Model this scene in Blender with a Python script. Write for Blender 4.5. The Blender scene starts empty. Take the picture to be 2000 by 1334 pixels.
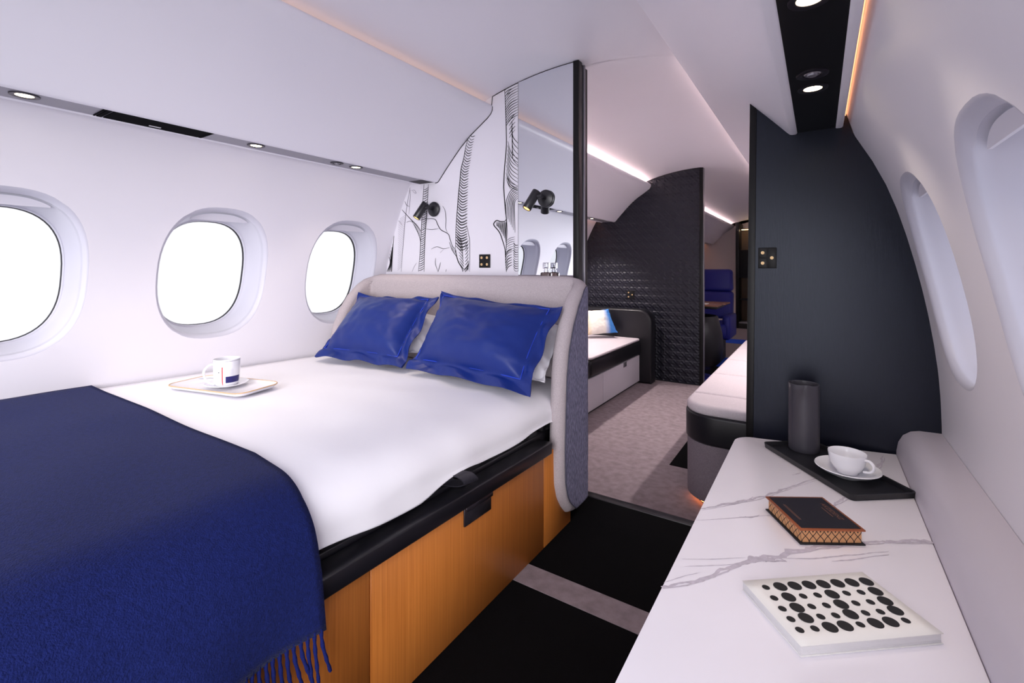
import bpy, bmesh, math, random
from mathutils import Vector, Matrix, noise
from mathutils.geometry import delaunay_2d_cdt
random.seed(7)
SC = bpy.context.scene
COL = SC.collection
PI = math.pi

# ------------------------------------------------------------------ camera
F = 913.0; VX = 1600.0; HY = 523.0; H = 1.05          # pixels of the 2000x1334 frame
TH = math.atan((VX - 1000) / F); SN = math.sin(TH); CS = math.cos(TH)
cam = bpy.data.cameras.new('camera'); camo = bpy.data.objects.new('camera', cam); COL.objects.link(camo)
cam.sensor_fit = 'HORIZONTAL'; cam.sensor_width = 36.0; cam.lens = F / 2000 * 36.0
cam.shift_y = -(667 - HY) / 2000.0
cam.clip_start = 0.02
camo.location = (0, 0, H); camo.rotation_euler = (PI / 2, 0, TH)
SC.camera = camo
def ray(px, py):
    u = (px - 1000) / F; v = (HY - py) / F
    return (-SN + u * CS, CS + u * SN, v)
def onX(px, py, X):
    d = ray(px, py); t = X / d[0]; return Vector((X, d[1] * t, H + d[2] * t))
def onY(px, py, Y):
    d = ray(px, py); t = Y / d[1]; return Vector((d[0] * t, Y, H + d[2] * t))
def onZ(px, py, Z):
    d = ray(px, py); t = (Z - H) / d[2]; return Vector((d[0] * t, d[1] * t, Z))

# ------------------------------------------------------------------ world, exposure
W = bpy.data.worlds.new('overcast_sky'); SC.world = W; W.use_nodes = True
bg = W.node_tree.nodes['Background']
bg.inputs[0].default_value = (0.93, 0.93, 1.0, 1); bg.inputs[1].default_value = 0.85
SC.view_settings.view_transform = 'Standard'; SC.view_settings.look = 'None'
SC.view_settings.gamma = 1; SC.view_settings.use_curve_mapping = False
SC.view_settings.exposure = 0.45
DOWNLIGHT_W = 5.0; COVE = 0.9; GAPGLOW = 1.8; FLOORGLOW = 6.0
sunl = bpy.data.lights.new('hazy_sun', 'SUN'); sunl.energy = 4.7; sunl.angle = math.radians(65); sunl.color = (1.0, .97, 1.0)  # soft sun added through the open aft end to brighten bed and left wall
suno = bpy.data.objects.new('hazy_sun', sunl); COL.objects.link(suno)
suno.rotation_euler = Vector((.46, -.84, .30)).to_track_quat('Z', 'Y').to_euler()

# ------------------------------------------------------------------ materials
def lin(c):
    r = []
    for v in c[:3]:
        v = v / 255.0
        r.append(v / 12.92 if v <= .04045 else ((v + .055) / 1.055) ** 2.4)
    return (*r, 1)
MATS = {}
def M(name, col, rough=.5, metal=0, spec=.5, bump=None, var=None, coat=0, sheen=0, stretch=None):
    if name in MATS: return MATS[name]
    m = bpy.data.materials.new(name); m.use_nodes = True; nt = m.node_tree; b = nt.nodes['Principled BSDF']
    c = lin(col)
    b.inputs['Base Color'].default_value = c; b.inputs['Roughness'].default_value = rough
    b.inputs['Metallic'].default_value = metal; b.inputs['Specular IOR Level'].default_value = spec
    b.inputs['Coat Weight'].default_value = coat
    if sheen: b.inputs['Sheen Weight'].default_value = sheen; b.inputs['Sheen Roughness'].default_value = .4
    tc = nt.nodes.new('ShaderNodeTexCoord'); mp = nt.nodes.new('ShaderNodeMapping')
    nt.links.new(tc.outputs['Object'], mp.inputs['Vector'])
    if stretch: mp.inputs['Scale'].default_value = stretch
    if var:
        n = nt.nodes.new('ShaderNodeTexNoise'); n.inputs['Scale'].default_value = var[0]; n.inputs['Detail'].default_value = 4
        nt.links.new(mp.outputs[0], n.inputs['Vector'])
        r = nt.nodes.new('ShaderNodeValToRGB'); a = var[1]
        r.color_ramp.elements[0].position = .3; r.color_ramp.elements[1].position = .7
        r.color_ramp.elements[0].color = (*[max(0, x * (1 - a)) for x in c[:3]], 1)
        r.color_ramp.elements[1].color = (*[min(1, x * (1 + a)) for x in c[:3]], 1)
        nt.links.new(n.outputs['Fac'], r.inputs['Fac']); nt.links.new(r.outputs['Color'], b.inputs['Base Color'])
    if bump:
        n2 = nt.nodes.new('ShaderNodeTexNoise'); n2.inputs['Scale'].default_value = bump[0]; n2.inputs['Detail'].default_value = 3
        nt.links.new(mp.outputs[0], n2.inputs['Vector'])
        bp = nt.nodes.new('ShaderNodeBump'); bp.inputs['Strength'].default_value = bump[1]; bp.inputs['Distance'].default_value = bump[2] if len(bump) > 2 else .002
        nt.links.new(n2.outputs['Fac'], bp.inputs['Height']); nt.links.new(bp.outputs['Normal'], b.inputs['Normal'])
    MATS[name] = m
    return m
def EM(name, col, strength):
    if name in MATS: return MATS[name]
    m = bpy.data.materials.new(name); m.use_nodes = True; nt = m.node_tree
    b = nt.nodes['Principled BSDF']; b.inputs['Base Color'].default_value = lin(col)
    b.inputs['Emission Color'].default_value = lin(col); b.inputs['Emission Strength'].default_value = strength
    MATS[name] = m
    return m
panel = M('white_panel', (230, 227, 235), .45, bump=(160, .05, .001))
ceilm = M('ceiling_white', (238, 236, 245), .42)
binm = M('bin_white', (234, 232, 241), .38)
revm = M('reveal_white', (194, 193, 206), .45)
shadem = M('shade_white', (214, 212, 222), .5)
rubber = M('black_rubber', (24, 22, 28), .6)
blk = M('black_lacquer', (11, 10, 13), .4, spec=.3)
blkm = M('black_matte', (20, 19, 23), .55, bump=(300, .1))
blkmetal = M('black_metal', (27, 26, 32), .36, spec=.6)
dkmetal = M('dark_metal', (62, 58, 66), .3, metal=.7)
steel = M('brushed_steel', (150, 148, 156), .35, metal=.6)
chrome = M('chrome', (225, 225, 230), .08, metal=1)
gold = M('warm_gold', (214, 180, 130), .35, metal=.3)
stripg = M('grey_strip', (148, 146, 156), .4, metal=.3)
mirrorm = M('mirror_silver', (232, 234, 238), .01, metal=1)
blkcarpet = M('black_carpet', (8, 7, 10), .95, spec=.1, bump=(900, .8, .004), var=(240, .35))
grycarpet = M('grey_carpet', (142, 128, 134), .95, spec=.1, bump=(700, .8, .004), var=(26, .16))
bluecarpet = M('blue_carpet', (30, 62, 160), .95, spec=.1, bump=(500, .6, .004))
felt = M('beige_felt', (176, 166, 170), .9, spec=.15, bump=(420, .35, .0015), var=(260, .10))
denim = M('denim_grey', (124, 123, 148), .85, spec=.2, bump=(500, .5, .0015), var=(60, .6), stretch=(5, 5, 1))
linen = M('white_linen', (243, 242, 248), .8, spec=.2, bump=(22, .12, .006))
pillw = M('white_pillow_cotton', (236, 234, 240), .8, spec=.2, bump=(30, .2, .006))
satin = M('blue_satin', (12, 38, 112), .42, spec=.35, bump=(60, .06, .003))
satin.node_tree.nodes['Principled BSDF'].inputs['Sheen Weight'].default_value = .0
pipeblue = M('piping_blue', (24, 58, 180), .45)
wool = M('navy_wool', (20, 29, 80), .95, spec=.1, bump=(380, .7, .003), var=(150, .22), sheen=.05)
fringe = M('navy_fringe', (22, 30, 88), .95, spec=.1, bump=(300, .6, .003))
porc = M('porcelain', (236, 236, 242), .16, coat=.3)
trayblk = M('tray_black', (22, 22, 28), .42)
ceram = M('dark_ceramic', (62, 60, 68), .38, bump=(60, .1), stretch=(1, 1, .15))
paper = M('paper', (238, 236, 232), .8)
pagesm = M('page_edges', (222, 220, 222), .85, bump=(8, .6, .003), stretch=(1, 1, 120))
ink = M('ink_black', (18, 17, 22), .7)
copper = M('copper_foil', (172, 100, 66), .35, metal=.6)
goldedge = M('gold_page_edge', (206, 150, 102), .55)
goldink = M('bronze_ink', (128, 88, 72), .5)
marble = M('white_marble', (241, 238, 246), .3, var=(3, .03))
vein = M('marble_vein_grey', (198, 191, 203), .4, var=(90, .12))
satinwall = M('ledge_satin', (196, 191, 203), .4)
blktext = M('black_textile', (13, 15, 28), .32, spec=.42, bump=(220, .25, .001), var=(260, .2), stretch=(1, 1, .12))
quilt = M('quilted_black', (27, 27, 40), .45, spec=.4)
leather = M('black_leather', (19, 18, 25), .4, bump=(160, .15, .001))
sofafab = M('sofa_fabric', (206, 196, 202), .9, spec=.15, bump=(300, .3, .0015), var=(160, .06))
sofabase = M('sofa_base_fabric', (120, 110, 118), .9, spec=.15, bump=(300, .4, .0015), var=(180, .14))
drawerw = M('pale_drawer', (206, 200, 210), .55)
blueseat = M('blue_seat_leather', (30, 34, 130), .5, bump=(60, .1))
walnut = M('table_walnut', (140, 92, 66), .35, stretch=(1, 12, 1), var=(6, .2))
creamwall = M('cream_wall', (214, 200, 196), .6)
treeink = M('tree_ink', (22, 20, 28), .6)
treegrey = M('tree_ink_grey', (128, 122, 134), .6)
artpanel = M('art_panel_white', (222, 219, 228), .5)
warm = EM('downlight_glow', (255, 232, 190), 14)
amber = EM('amber_glow', (255, 190, 96), 3)
cove_w = EM('cove_led', (255, 214, 186), COVE)
cove_f = EM('cove_led_forward', (255, 226, 216), COVE * 15)
gap_w = EM('gap_led', (255, 176, 122), GAPGLOW)
floor_w = EM('floor_led', (255, 150, 90), FLOORGLOW)
# oak: vertical grain
def oak_mat():
    m = bpy.data.materials.new('oak_veneer'); m.use_nodes = True; nt = m.node_tree; b = nt.nodes['Principled BSDF']
    tc = nt.nodes.new('ShaderNodeTexCoord'); mp = nt.nodes.new('ShaderNodeMapping'); mp.inputs['Scale'].default_value = (120, 120, 1.6)
    n = nt.nodes.new('ShaderNodeTexNoise'); n.inputs['Scale'].default_value = 1.6; n.inputs['Detail'].default_value = 6; n.inputs['Roughness'].default_value = .65
    r = nt.nodes.new('ShaderNodeValToRGB')
    r.color_ramp.elements[0].position = .25; r.color_ramp.elements[0].color = lin((172, 98, 38))
    r.color_ramp.elements[1].position = .75; r.color_ramp.elements[1].color = lin((204, 126, 56))
    nt.links.new(tc.outputs['Object'], mp.inputs[0]); nt.links.new(mp.outputs[0], n.inputs['Vector'])
    nt.links.new(n.outputs['Fac'], r.inputs[0]); nt.links.new(r.outputs[0], b.inputs['Base Color'])
    b.inputs['Roughness'].default_value = .42
    return m
oak = oak_mat()
def glass_mat():
    m = bpy.data.materials.new('window_glass'); m.use_nodes = True; nt = m.node_tree
    out = nt.nodes['Material Output']; nt.nodes.remove(nt.nodes['Principled BSDF'])
    t = nt.nodes.new('ShaderNodeBsdfTransparent'); g = nt.nodes.new('ShaderNodeBsdfGlossy'); g.inputs['Roughness'].default_value = .03
    mx = nt.nodes.new('ShaderNodeMixShader'); mx.inputs[0].default_value = .06
    nt.links.new(t.outputs[0], mx.inputs[1]); nt.links.new(g.outputs[0], mx.inputs[2]); nt.links.new(mx.outputs[0], out.inputs[0])
    return m
glass = glass_mat()
def blind_mat():
    m = bpy.data.materials.new('blind_fabric'); m.use_nodes = True; nt = m.node_tree
    out = nt.nodes['Material Output']; nt.nodes.remove(nt.nodes['Principled BSDF'])
    d = nt.nodes.new('ShaderNodeBsdfDiffuse'); t = nt.nodes.new('ShaderNodeBsdfTranslucent'); mx = nt.nodes.new('ShaderNodeMixShader')
    d.inputs[0].default_value = lin((222, 224, 234)); t.inputs[0].default_value = lin((246, 248, 255)); mx.inputs[0].default_value = .68
    nt.links.new(d.outputs[0], mx.inputs[1]); nt.links.new(t.outputs[0], mx.inputs[2]); nt.links.new(mx.outputs[0], out.inputs[0])
    return m
blindm = blind_mat()
def clear_mat():
    m = bpy.data.materials.new('clear_glass'); m.use_nodes = True; b = m.node_tree.nodes['Principled BSDF']
    b.inputs['Base Color'].default_value = (.75, .6, .5, 1); b.inputs['Transmission Weight'].default_value = 1; b.inputs['Roughness'].default_value = .05
    return m
clearg = clear_mat()
def cushion_dye():
    m = bpy.data.materials.new('dyed_cushion'); m.use_nodes = True; nt = m.node_tree; b = nt.nodes['Principled BSDF']
    tc = nt.nodes.new('ShaderNodeTexCoord'); sp = nt.nodes.new('ShaderNodeSeparateXYZ'); r = nt.nodes.new('ShaderNodeValToRGB')
    mr = nt.nodes.new('ShaderNodeMapRange'); mr.inputs['From Min'].default_value = -.22; mr.inputs['From Max'].default_value = .22
    e = r.color_ramp.elements
    e[0].position = .0; e[0].color = lin((176, 128, 66)); e[1].position = 1; e[1].color = lin((52, 128, 214))
    for p, c in ((.16, (214, 186, 140)), (.3, (236, 230, 220)), (.58, (236, 232, 224)), (.72, (70, 140, 216))):
        k = e.new(p); k.color = lin(c)
    nt.links.new(tc.outputs['Object'], sp.inputs[0]); nt.links.new(sp.outputs['X'], mr.inputs['Value'])
    nt.links.new(mr.outputs[0], r.inputs[0]); nt.links.new(r.outputs[0], b.inputs['Base Color']); b.inputs['Roughness'].default_value = .85
    return m
dyed = cushion_dye()

# ------------------------------------------------------------------ mesh helpers
def obj(name, verts, faces, mat, parent=None, smooth=False, ang=.7):
    me = bpy.data.meshes.new(name); me.from_pydata([tuple(v) for v in verts], [], faces); me.update()
    return fin(name, me, mat, parent, smooth, ang)
def fin(name, me, mat, parent=None, smooth=False, ang=.7):
    if mat: me.materials.append(mat)
    if smooth:
        me.polygons.foreach_set('use_smooth', [True] * len(me.polygons))
        me.set_sharp_from_angle(angle=ang)
    o = bpy.data.objects.new(name, me); COL.objects.link(o)
    if parent: o.parent = parent
    return o
def bobj(name, bm, mat, parent=None, smooth=False, ang=.7, recalc=True):
    if recalc: bmesh.ops.recalc_face_normals(bm, faces=bm.faces)
    me = bpy.data.meshes.new(name); bm.to_mesh(me); bm.free()
    return fin(name, me, mat, parent, smooth, ang)
def empty(name, loc=(0, 0, 0), rz=0):
    o = bpy.data.objects.new(name, None); COL.objects.link(o); o.location = loc; o.rotation_euler = (0, 0, rz); o.empty_display_size = .05
    return o
def tag(o, label, cat=None, group=None, kind=None):
    o['label'] = label
    if cat: o['category'] = cat
    if group: o['group'] = group
    if kind: o['kind'] = kind
    return o
def box(name, b, mat, parent=None, bev=.003, seg=2, fn=None):
    x0, x1, y0, y1, z0, z1 = b
    bm = bmesh.new(); bmesh.ops.create_cube(bm, size=1)
    for v in bm.verts:
        v.co = Vector(((x0 + x1) / 2 + v.co.x * (x1 - x0), (y0 + y1) / 2 + v.co.y * (y1 - y0), (z0 + z1) / 2 + v.co.z * (z1 - z0)))
    if bev: bmesh.ops.bevel(bm, geom=list(bm.edges), offset=min(bev, .45 * min(x1 - x0, y1 - y0, z1 - z0)), segments=seg, affect='EDGES', profile=.5)
    if fn:
        for v in bm.verts: v.co = Vector(fn(v.co))
    return bobj(name, bm, mat, parent, smooth=bool(bev), ang=.9)
def prism(name, pts, lo, hi, axis, mat, parent=None, bev=0, seg=3, smooth=True, fn=None):
    """2D outline extruded along axis: 'X' pts=(y,z), 'Y' pts=(x,z), 'Z' pts=(x,y)."""
    mk = {'X': lambda p, h: (h, p[0], p[1]), 'Y': lambda p, h: (p[0], h, p[1]), 'Z': lambda p, h: (p[0], p[1], h)}[axis]
    bm = bmesh.new(); n = len(pts)
    a = [bm.verts.new(mk(p, lo)) for p in pts]; b = [bm.verts.new(mk(p, hi)) for p in pts]
    bm.faces.new(a); bm.faces.new(list(reversed(b)))
    for i in range(n): bm.faces.new((a[i], b[i], b[(i + 1) % n], a[(i + 1) % n]))
    bmesh.ops.recalc_face_normals(bm, faces=bm.faces)
    if bev:
        es = [e for e in bm.edges if (e.verts[0] in a and e.verts[1] in a) or (e.verts[0] in b and e.verts[1] in b)]
        bmesh.ops.bevel(bm, geom=es, offset=bev, segments=seg, affect='EDGES', profile=.5)
    if fn:
        for v in bm.verts: v.co = Vector(fn(v.co))
    return bobj(name, bm, mat, parent, smooth=smooth, ang=.6)
def lathe(name, prof, mat, parent=None, loc=(0, 0, 0), seg=40, fn=None, ang=.9):
    vs = []; fs = []
    for r, z in prof:
        for k in range(seg):
            a = 2 * PI * k / seg; p = Vector((r * math.cos(a), r * math.sin(a), z))
            if fn: p = fn(p)
            vs.append((p.x + loc[0], p.y + loc[1], p.z + loc[2]))
    n = len(prof)
    for i in range(n - 1):
        for k in range(seg):
            k2 = (k + 1) % seg
            fs.append((i * seg + k, i * seg + k2, (i + 1) * seg + k2, (i + 1) * seg + k))
    if prof[0][0] > 1e-6: fs.append(tuple(reversed(range(seg))))
    if prof[-1][0] > 1e-6: fs.append(tuple((n - 1) * seg + k for k in range(seg)))
    bm = bmesh.new(); bv = [bm.verts.new(v) for v in vs]
    for f in fs: bm.faces.new([bv[i] for i in f])
    bmesh.ops.remove_doubles(bm, verts=bm.verts, dist=1e-6)
    return bobj(name, bm, mat, parent, smooth=True, ang=ang)
def tube_geo(path, r, seg=8, closed=False, flat=None):
    path = [Vector(p) for p in path]; vs = []; fs = []; n = len(path); up0 = None
    for i, p in enumerate(path):
        t = (path[(i + 1) % n] - path[i - 1]) if closed else (path[min(i + 1, n - 1)] - path[max(i - 1, 0)])
        t.normalize()
        if up0 is None: up0 = Vector((0, 0, 1)) if abs(t.z) < .9 else Vector((1, 0, 0))
        s = t.cross(up0).normalized(); u = s.cross(t).normalized(); up0 = u
        rr = r(i / (n - 1)) if callable(r) else r
        for k in range(seg):
            a = 2 * PI * k / seg
            vs.append(p + s * math.cos(a) * rr * (flat or 1) + u * math.sin(a) * rr)
    m = n if closed else n - 1
    for i in range(m):
        for k in range(seg):
            j = (i + 1) % n; k2 = (k + 1) % seg
            fs.append((i * seg + k, i * seg + k2, j * seg + k2, j * seg + k))
    if not closed:
        fs.append(tuple(reversed(range(seg)))); fs.append(tuple((n - 1) * seg + k for k in range(seg)))
    return vs, fs
def tube(name, path, r, mat, parent=None, seg=8, closed=False, flat=None):
    vs, fs = tube_geo(path, r, seg, closed, flat)
    return obj(name, vs, fs, mat, parent, True, 1.2)
def interp(tab, x):
    if x <= tab[0][0]: return tab[0][1]
    for (a, b), (c, d) in zip(tab, tab[1:]):
        if x <= c: return b + (d - b) * (x - a) / (c - a)
    return tab[-1][1]
def smooth_poly(pts, n=6, closed=False):
    P = [Vector(p) for p in pts]; out = []; m = len(P)
    rng = range(m) if closed else range(m - 1)
    for i in rng:
        p0 = P[(i - 1) % m] if (closed or i > 0) else P[i]; p1 = P[i]; p2 = P[(i + 1) % m]
        p3 = P[(i + 2) % m] if (closed or i + 2 < m) else p2
        for k in range(n):
            t = k / n
            out.append(.5 * ((2 * p1) + (-p0 + p2) * t + (2 * p0 - 5 * p1 + 4 * p2 - p3) * t * t + (-p0 + 3 * p1 - 3 * p2 + p3) * t ** 3))
    if not closed: out.append(P[-1])
    return out
def sheet(name, prof, ys, mat, parent=None, smooth=True):
    """open profile [(x,z)] swept along y values"""
    vs = []; fs = []; n = len(prof)
    for y in ys:
        for x, z in prof: vs.append((x, y, z))
    for j in range(len(ys) - 1):
        for i in range(n - 1): fs.append((j * n + i, j * n + i + 1, (j + 1) * n + i + 1, (j + 1) * n + i))
    return obj(name, vs, fs, mat, parent, smooth, .8)
def grid_obj(name, pts, mat, parent=None, solid=0, close_u=False):
    """pts[i][j] -> grid mesh; solid adds thickness"""
    n = len(pts); m = len(pts[0]); vs = [p for r in pts for p in r]; fs = []
    for i in range(n - 1):
        for j in range(m - 1): fs.append((i * m + j, i * m + j + 1, (i + 1) * m + j + 1, (i + 1) * m + j))
    o = obj(name, vs, fs, mat, parent, True, 2.5)
    if solid:
        md = o.modifiers.new('thickness', 'SOLIDIFY'); md.thickness = solid; md.offset = -1
    return o
def rrect(x0, x1, y0, y1, r, n=6):
    out = []
    for cx, cy, a0 in ((x1 - r, y1 - r, 0), (x0 + r, y1 - r, 90), (x0 + r, y0 + r, 180), (x1 - r, y0 + r, 270)):
        for k in range(n + 1):
            a = math.radians(a0 + 90 * k / n); out.append((cx + r * math.cos(a), cy + r * math.sin(a)))
    return out
def text_obj(name, body, size, mat, parent, mtx):
    cu = bpy.data.curves.new(name, 'FONT'); cu.body = body; cu.size = size; cu.align_x = 'CENTER'; cu.align_y = 'CENTER'
    to = bpy.data.objects.new(name + '_tmp', cu); COL.objects.link(to)
    bpy.context.view_layer.update()
    me = bpy.data.meshes.new_from_object(to.evaluated_get(bpy.context.evaluated_depsgraph_get()))
    bpy.data.objects.remove(to)
    me.transform(mtx); me.materials.clear()
    return fin(name, me, mat, parent)

# ------------------------------------------------------------------ fuselage section
CX = -0.97                                            # aisle centre line
YB, YP, YQ, YF = -1.0, 2.03, 4.85, 10.5               # aft end, bedroom bulkhead, quilted bulkhead, far bulkhead
ZF1, ZF2 = -0.107, -0.15                              # lower floors forward
ARC = [(0, 2.035), (.15, 2.028), (.32, 2.006), (.488, 1.966), (.57, 1.94)]
def arcz(s): return interp(ARC, abs(s))
BIN = [(.552, 1.900), (.506, 1.922), (.495, 1.920), (.489, 1.910), (.491, 1.893), (.50, 1.876), (.52, 1.858), (.575, 1.822), (.64, 1.780),
       (.71, 1.722), (.78, 1.652), (.84, 1.588), (.872, 1.553), (.882, 1.546), (.893, 1.545), (.899, 1.546), (.902, 1.550)]
WL = [(-.25, -2.25), (0, -2.30), (.4, -2.335), (.6, -2.335), (.8, -2.32), (1.02, -2.284), (1.21, -2.228), (1.376, -2.166), (1.538, -2.083), (1.60, -2.045)]
WR = [(-.25, .25), (0, .30), (.3, .33), (.6, .33), (.79, .314), (.988, .282), (1.21, .23), (1.371, .176), (1.455, .134), (1.543, .090), (1.60, .078)]
def curve_fit(tab):
    pts = smooth_poly([(z, x, 0) for z, x in tab], 5)
    return [(p.x, p.y) for p in pts]
WLs, WRs = curve_fit(WL), curve_fit(WR)
def wallx(side, z): return interp(WLs if side < 0 else WRs, z)

WIN_Y = [-.985, -.312, .361, 1.034, 1.707]
WIN_F = [2.95, 3.62, 4.29]
WZ, WHY, WHZ = 1.022, .2165, .276
def win_outline(k, n=56):
    out = []
    for i in range(n):
        a = 2 * PI * i / n; c, s = math.cos(a), math.sin(a); e = 2 / 2.55
        out.append((math.copysign(abs(c) ** e, c) * WHY * k, math.copysign(abs(s) ** e, s) * WHZ * k))
    return out
wn = [0]
WLAB = {(-1, -.985): 'oval window in the left wall behind the camera, rearmost', (-1, -.312): 'oval window in the left wall behind the foot of the bed',
        (-1, .361): 'oval left window cut off by the picture edge above the navy throw', (-1, 1.034): 'oval left window above the breakfast tray',
        (-1, 1.707): 'oval left window partly hidden by the headboard', (1, .361): 'oval right window beside the camera, out of view',
        (1, 1.034): 'large oval right window cut off by the right picture edge', (1, 1.707): 'oval right window nearest the black bulkhead'}
for k_, w_ in zip((2.95, 3.62, 4.29), ('nearest the bedroom', 'middle of three', 'nearest the quilted bulkhead')):
    WLAB[(-1, k_)] = 'oval window above the left divan, ' + w_; WLAB[(1, k_)] = 'oval window above the right sofa, ' + w_
def build_wall(name, side, y0, y1, z0, ztop, wins, label):
    pts = []; edges = []
    ny = int((y1 - y0) / .09) + 2; nz = 19
    gy = [y0 + (y1 - y0) * i / (ny - 1) for i in range(ny)]; gz = [z0 + (ztop - z0) * i / (nz - 1) for i in range(nz)]
    K0 = 1.06
    def inside(y, z, k):
        for wy in wins:
            if (abs(y - wy) / (WHY * k)) ** 2.55 + (abs(z - WZ) / (WHZ * k)) ** 2.55 < 1: return True
        return False
    for y in gy:
        for z in gz:
            if not inside(y, z, K0 * 1.06): pts.append(Vector((y, z)))
    base = len(pts)
    for wy in wins:
        r0 = len(pts); o = win_outline(K0)
        for p in o: pts.append(Vector((wy + p[0], WZ + p[1])))
        for i in range(len(o)): edges.append((r0 + i, r0 + (i + 1) % len(o)))
    res = delaunay_2d_cdt(pts, edges, [], 0, 1e-6)
    vv, ff = res[0], res[2]
    fs = []
    for f in ff:
        c = sum((vv[i] for i in f), Vector((0, 0))) / len(f)
        if not inside(c.x, c.y, K0 * .995): fs.append(tuple(f))
    vs = [(wallx(side, v.y), v.x, v.y) for v in vv]
    w = tag(obj(name, vs, fs, panel, None, True, 1.2), label, kind='structure')
    for wy in wins:
        wn[0] += 1
        e = tag(empty('window_%d' % wn[0], (wallx(side, WZ), wy, WZ)),
                WLAB[(side, wy)], kind='structure', group='cabin windows')
        ex = wallx(side, WZ)
        rings = [(1.06, 0), (1.045, .001), (1.03, .004), (1.015, .009), (1.003, .016), (.995, .0225), (1.0, .0245), (.985, .045), (.96, .075), (.925, .115), (.905, .132), (.895, .1345), (.888, .135)]
        def ringpts(k, d):
            return [(wallx(side, WZ + p[1]) + side * d - ex, p[0], p[1]) for p in win_outline(k)]
        def loft(nm, rr, mat):
            vs = []; fs = []; n = 56
            for k, d in rr: vs += ringpts(k, d)
            for i in range(len(rr) - 1):
                for j in range(n): fs.append((i * n + j, i * n + (j + 1) % n, (i + 1) * n + (j + 1) % n, (i + 1) * n + j))
            return obj(nm, vs, fs, mat, e, True, 1.0)
        loft('window_surround', rings, revm)
        loft('inner_frame', [(.888, .1345), (.882, .136), (.875, .146)], revm)
        loft('gasket', [(.875, .146), (.868, .148), (.866, .158)], rubber)
        pv = ringpts(.866, .157)
        obj('pane', pv, [tuple(range(56))], glass, e)
        if side > 0 and y0 < 1:                       # light-filtering blind drawn over the right-hand panes
            bv_ = ringpts(.90, .118); obj('window_blind', bv_, [tuple(range(56))], blindm, e)
        # raised shade at the top of the opening
        o1 = [p for p in win_outline(.972, 200) if p[1] > WHZ * .875]
        o1.sort(key=lambda p: p[0])
        sv = []; n = len(o1)
        for d in (.034, .040):
            for p in o1: sv.append((wallx(side, WZ + p[1]) + side * d - ex, p[0], p[1]))
            for p in o1: sv.append((wallx(side, WZ + WHZ * .86) + side * d - ex, p[0], WHZ * .86))
        fs = []
        for i in range(n - 1):
            fs.append((i, i + 1, n + i + 1, n + i)); fs.append((2 * n + i, 3 * n + i, 3 * n + i + 1, 2 * n + i + 1))
            fs.append((n + i, n + i + 1, 3 * n + i + 1, 3 * n + i))
        obj('window_shade', sv, fs, shadem, e, True, .5)
    return w
build_wall('wall_left', -1, YB, 2.068, 0, 1.60, WIN_Y, 'curved white left cabin wall beside the bed')
build_wall('wall_right', 1, -.30, 2.068, 0, 1.60, WIN_Y[2:], 'curved white right cabin wall above the marble counter')
build_wall('wall_left_forward', -1, 2.072, YF + .5, -.2, 1.60, WIN_F, 'white left wall of the lounge beyond the bulkhead')
build_wall('wall_right_forward', 1, 2.072, YF + .5, -.2, 1.60, WIN_F, 'white right wall of the lounge beyond the bulkhead')

# ceiling sections, side bins and light strips
secs = [(YB, 2.10, ''), (2.1025, YQ + .06, '_lounge'), (YQ + .0625, YF + .5, '_forward')]
arcpts = []
for i in range(41):
    s = -.57 + 1.14 * i / 40; arcpts.append((CX + s, 2.035 - (2.035 - 1.966) * (abs(s) / .488) ** 2.05))
for (a, b, nm), lb in zip(secs, ('white arched bedroom ceiling', 'white arched ceiling over the lounge', 'white arched ceiling of the far cabin')):
    ys = [a, (a + b) / 2, b]
    tag(sheet('ceiling' + nm, arcpts, ys, ceilm), lb, kind='structure')
tn = 0
for side in (-1, 1):
    for k, (a, b, nm) in enumerate(secs):
        tn += 1
        pr = smooth_poly([(CX + side * s, z, 0) for s, z in BIN], 3)
        tag(sheet('trim_%d' % tn, [(p.x, p.y) for p in pr], [a, (a + b) / 2, b + .003], binm),
            'white curved overhead side panel on the %s, %s' % ('left' if side < 0 else 'right', ('bedroom', 'lounge', 'far cabin')[k]), kind='structure')
        # outer lip between strip and wall
        lip = [(1.017, 1.556), (1.018, 1.551), (1.021, 1.548), (1.03, 1.547), (1.038, 1.548), (1.041, 1.552), (1.041, 1.60)]
        tn += 1
        tag(sheet('trim_%d' % tn, [(CX + side * s, z) for s, z in lip], [a, b], binm),
            'slim white lip beside the %s light strip, %s' % ('left' if side < 0 else 'right', ('bedroom', 'lounge', 'far cabin')[k]), kind='structure')
        # strip
        tn += 1
        st = tag(sheet('trim_%d' % tn, [(CX + side * .9, 1.550), (CX + side * 1.02, 1.550)], [a, b], stripg if side < 0 else blk),
                 '%s recessed ceiling light strip on the %s, %s' % ('grey' if side < 0 else 'black', 'left' if side < 0 else 'right', ('bedroom', 'lounge', 'far cabin')[k]), kind='structure')
        # cove led behind the lip and gap led above the wall
        tag(box('cove_light', (min(CX + side * .535, CX + side * .55), max(CX + side * .535, CX + side * .55), a + .02, b - .02, 1.912, 1.918), cove_w if k == 0 else cove_f, None, 0),
            'warm glowing light line behind the %s overhead lip, %s' % ('left' if side < 0 else 'right', ('bedroom', 'lounge', 'far cabin')[k]), 'cove light', 'warm cove lights')
        if side > 0 or k > 0:
            xs = sorted((CX + side * 1.048, wallx(side, 1.585) - side * .004))
            tag(box('wall_wash_light', (xs[0], xs[1], a + .02, b - .02, 1.588, 1.592), gap_w, None, 0),
                'warm light line above the %s wall beside the strip, %s' % ('left' if side < 0 else 'right', ('bedroom', 'lounge', 'far cabin')[k]), 'cove light', 'warm cove lights')

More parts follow.
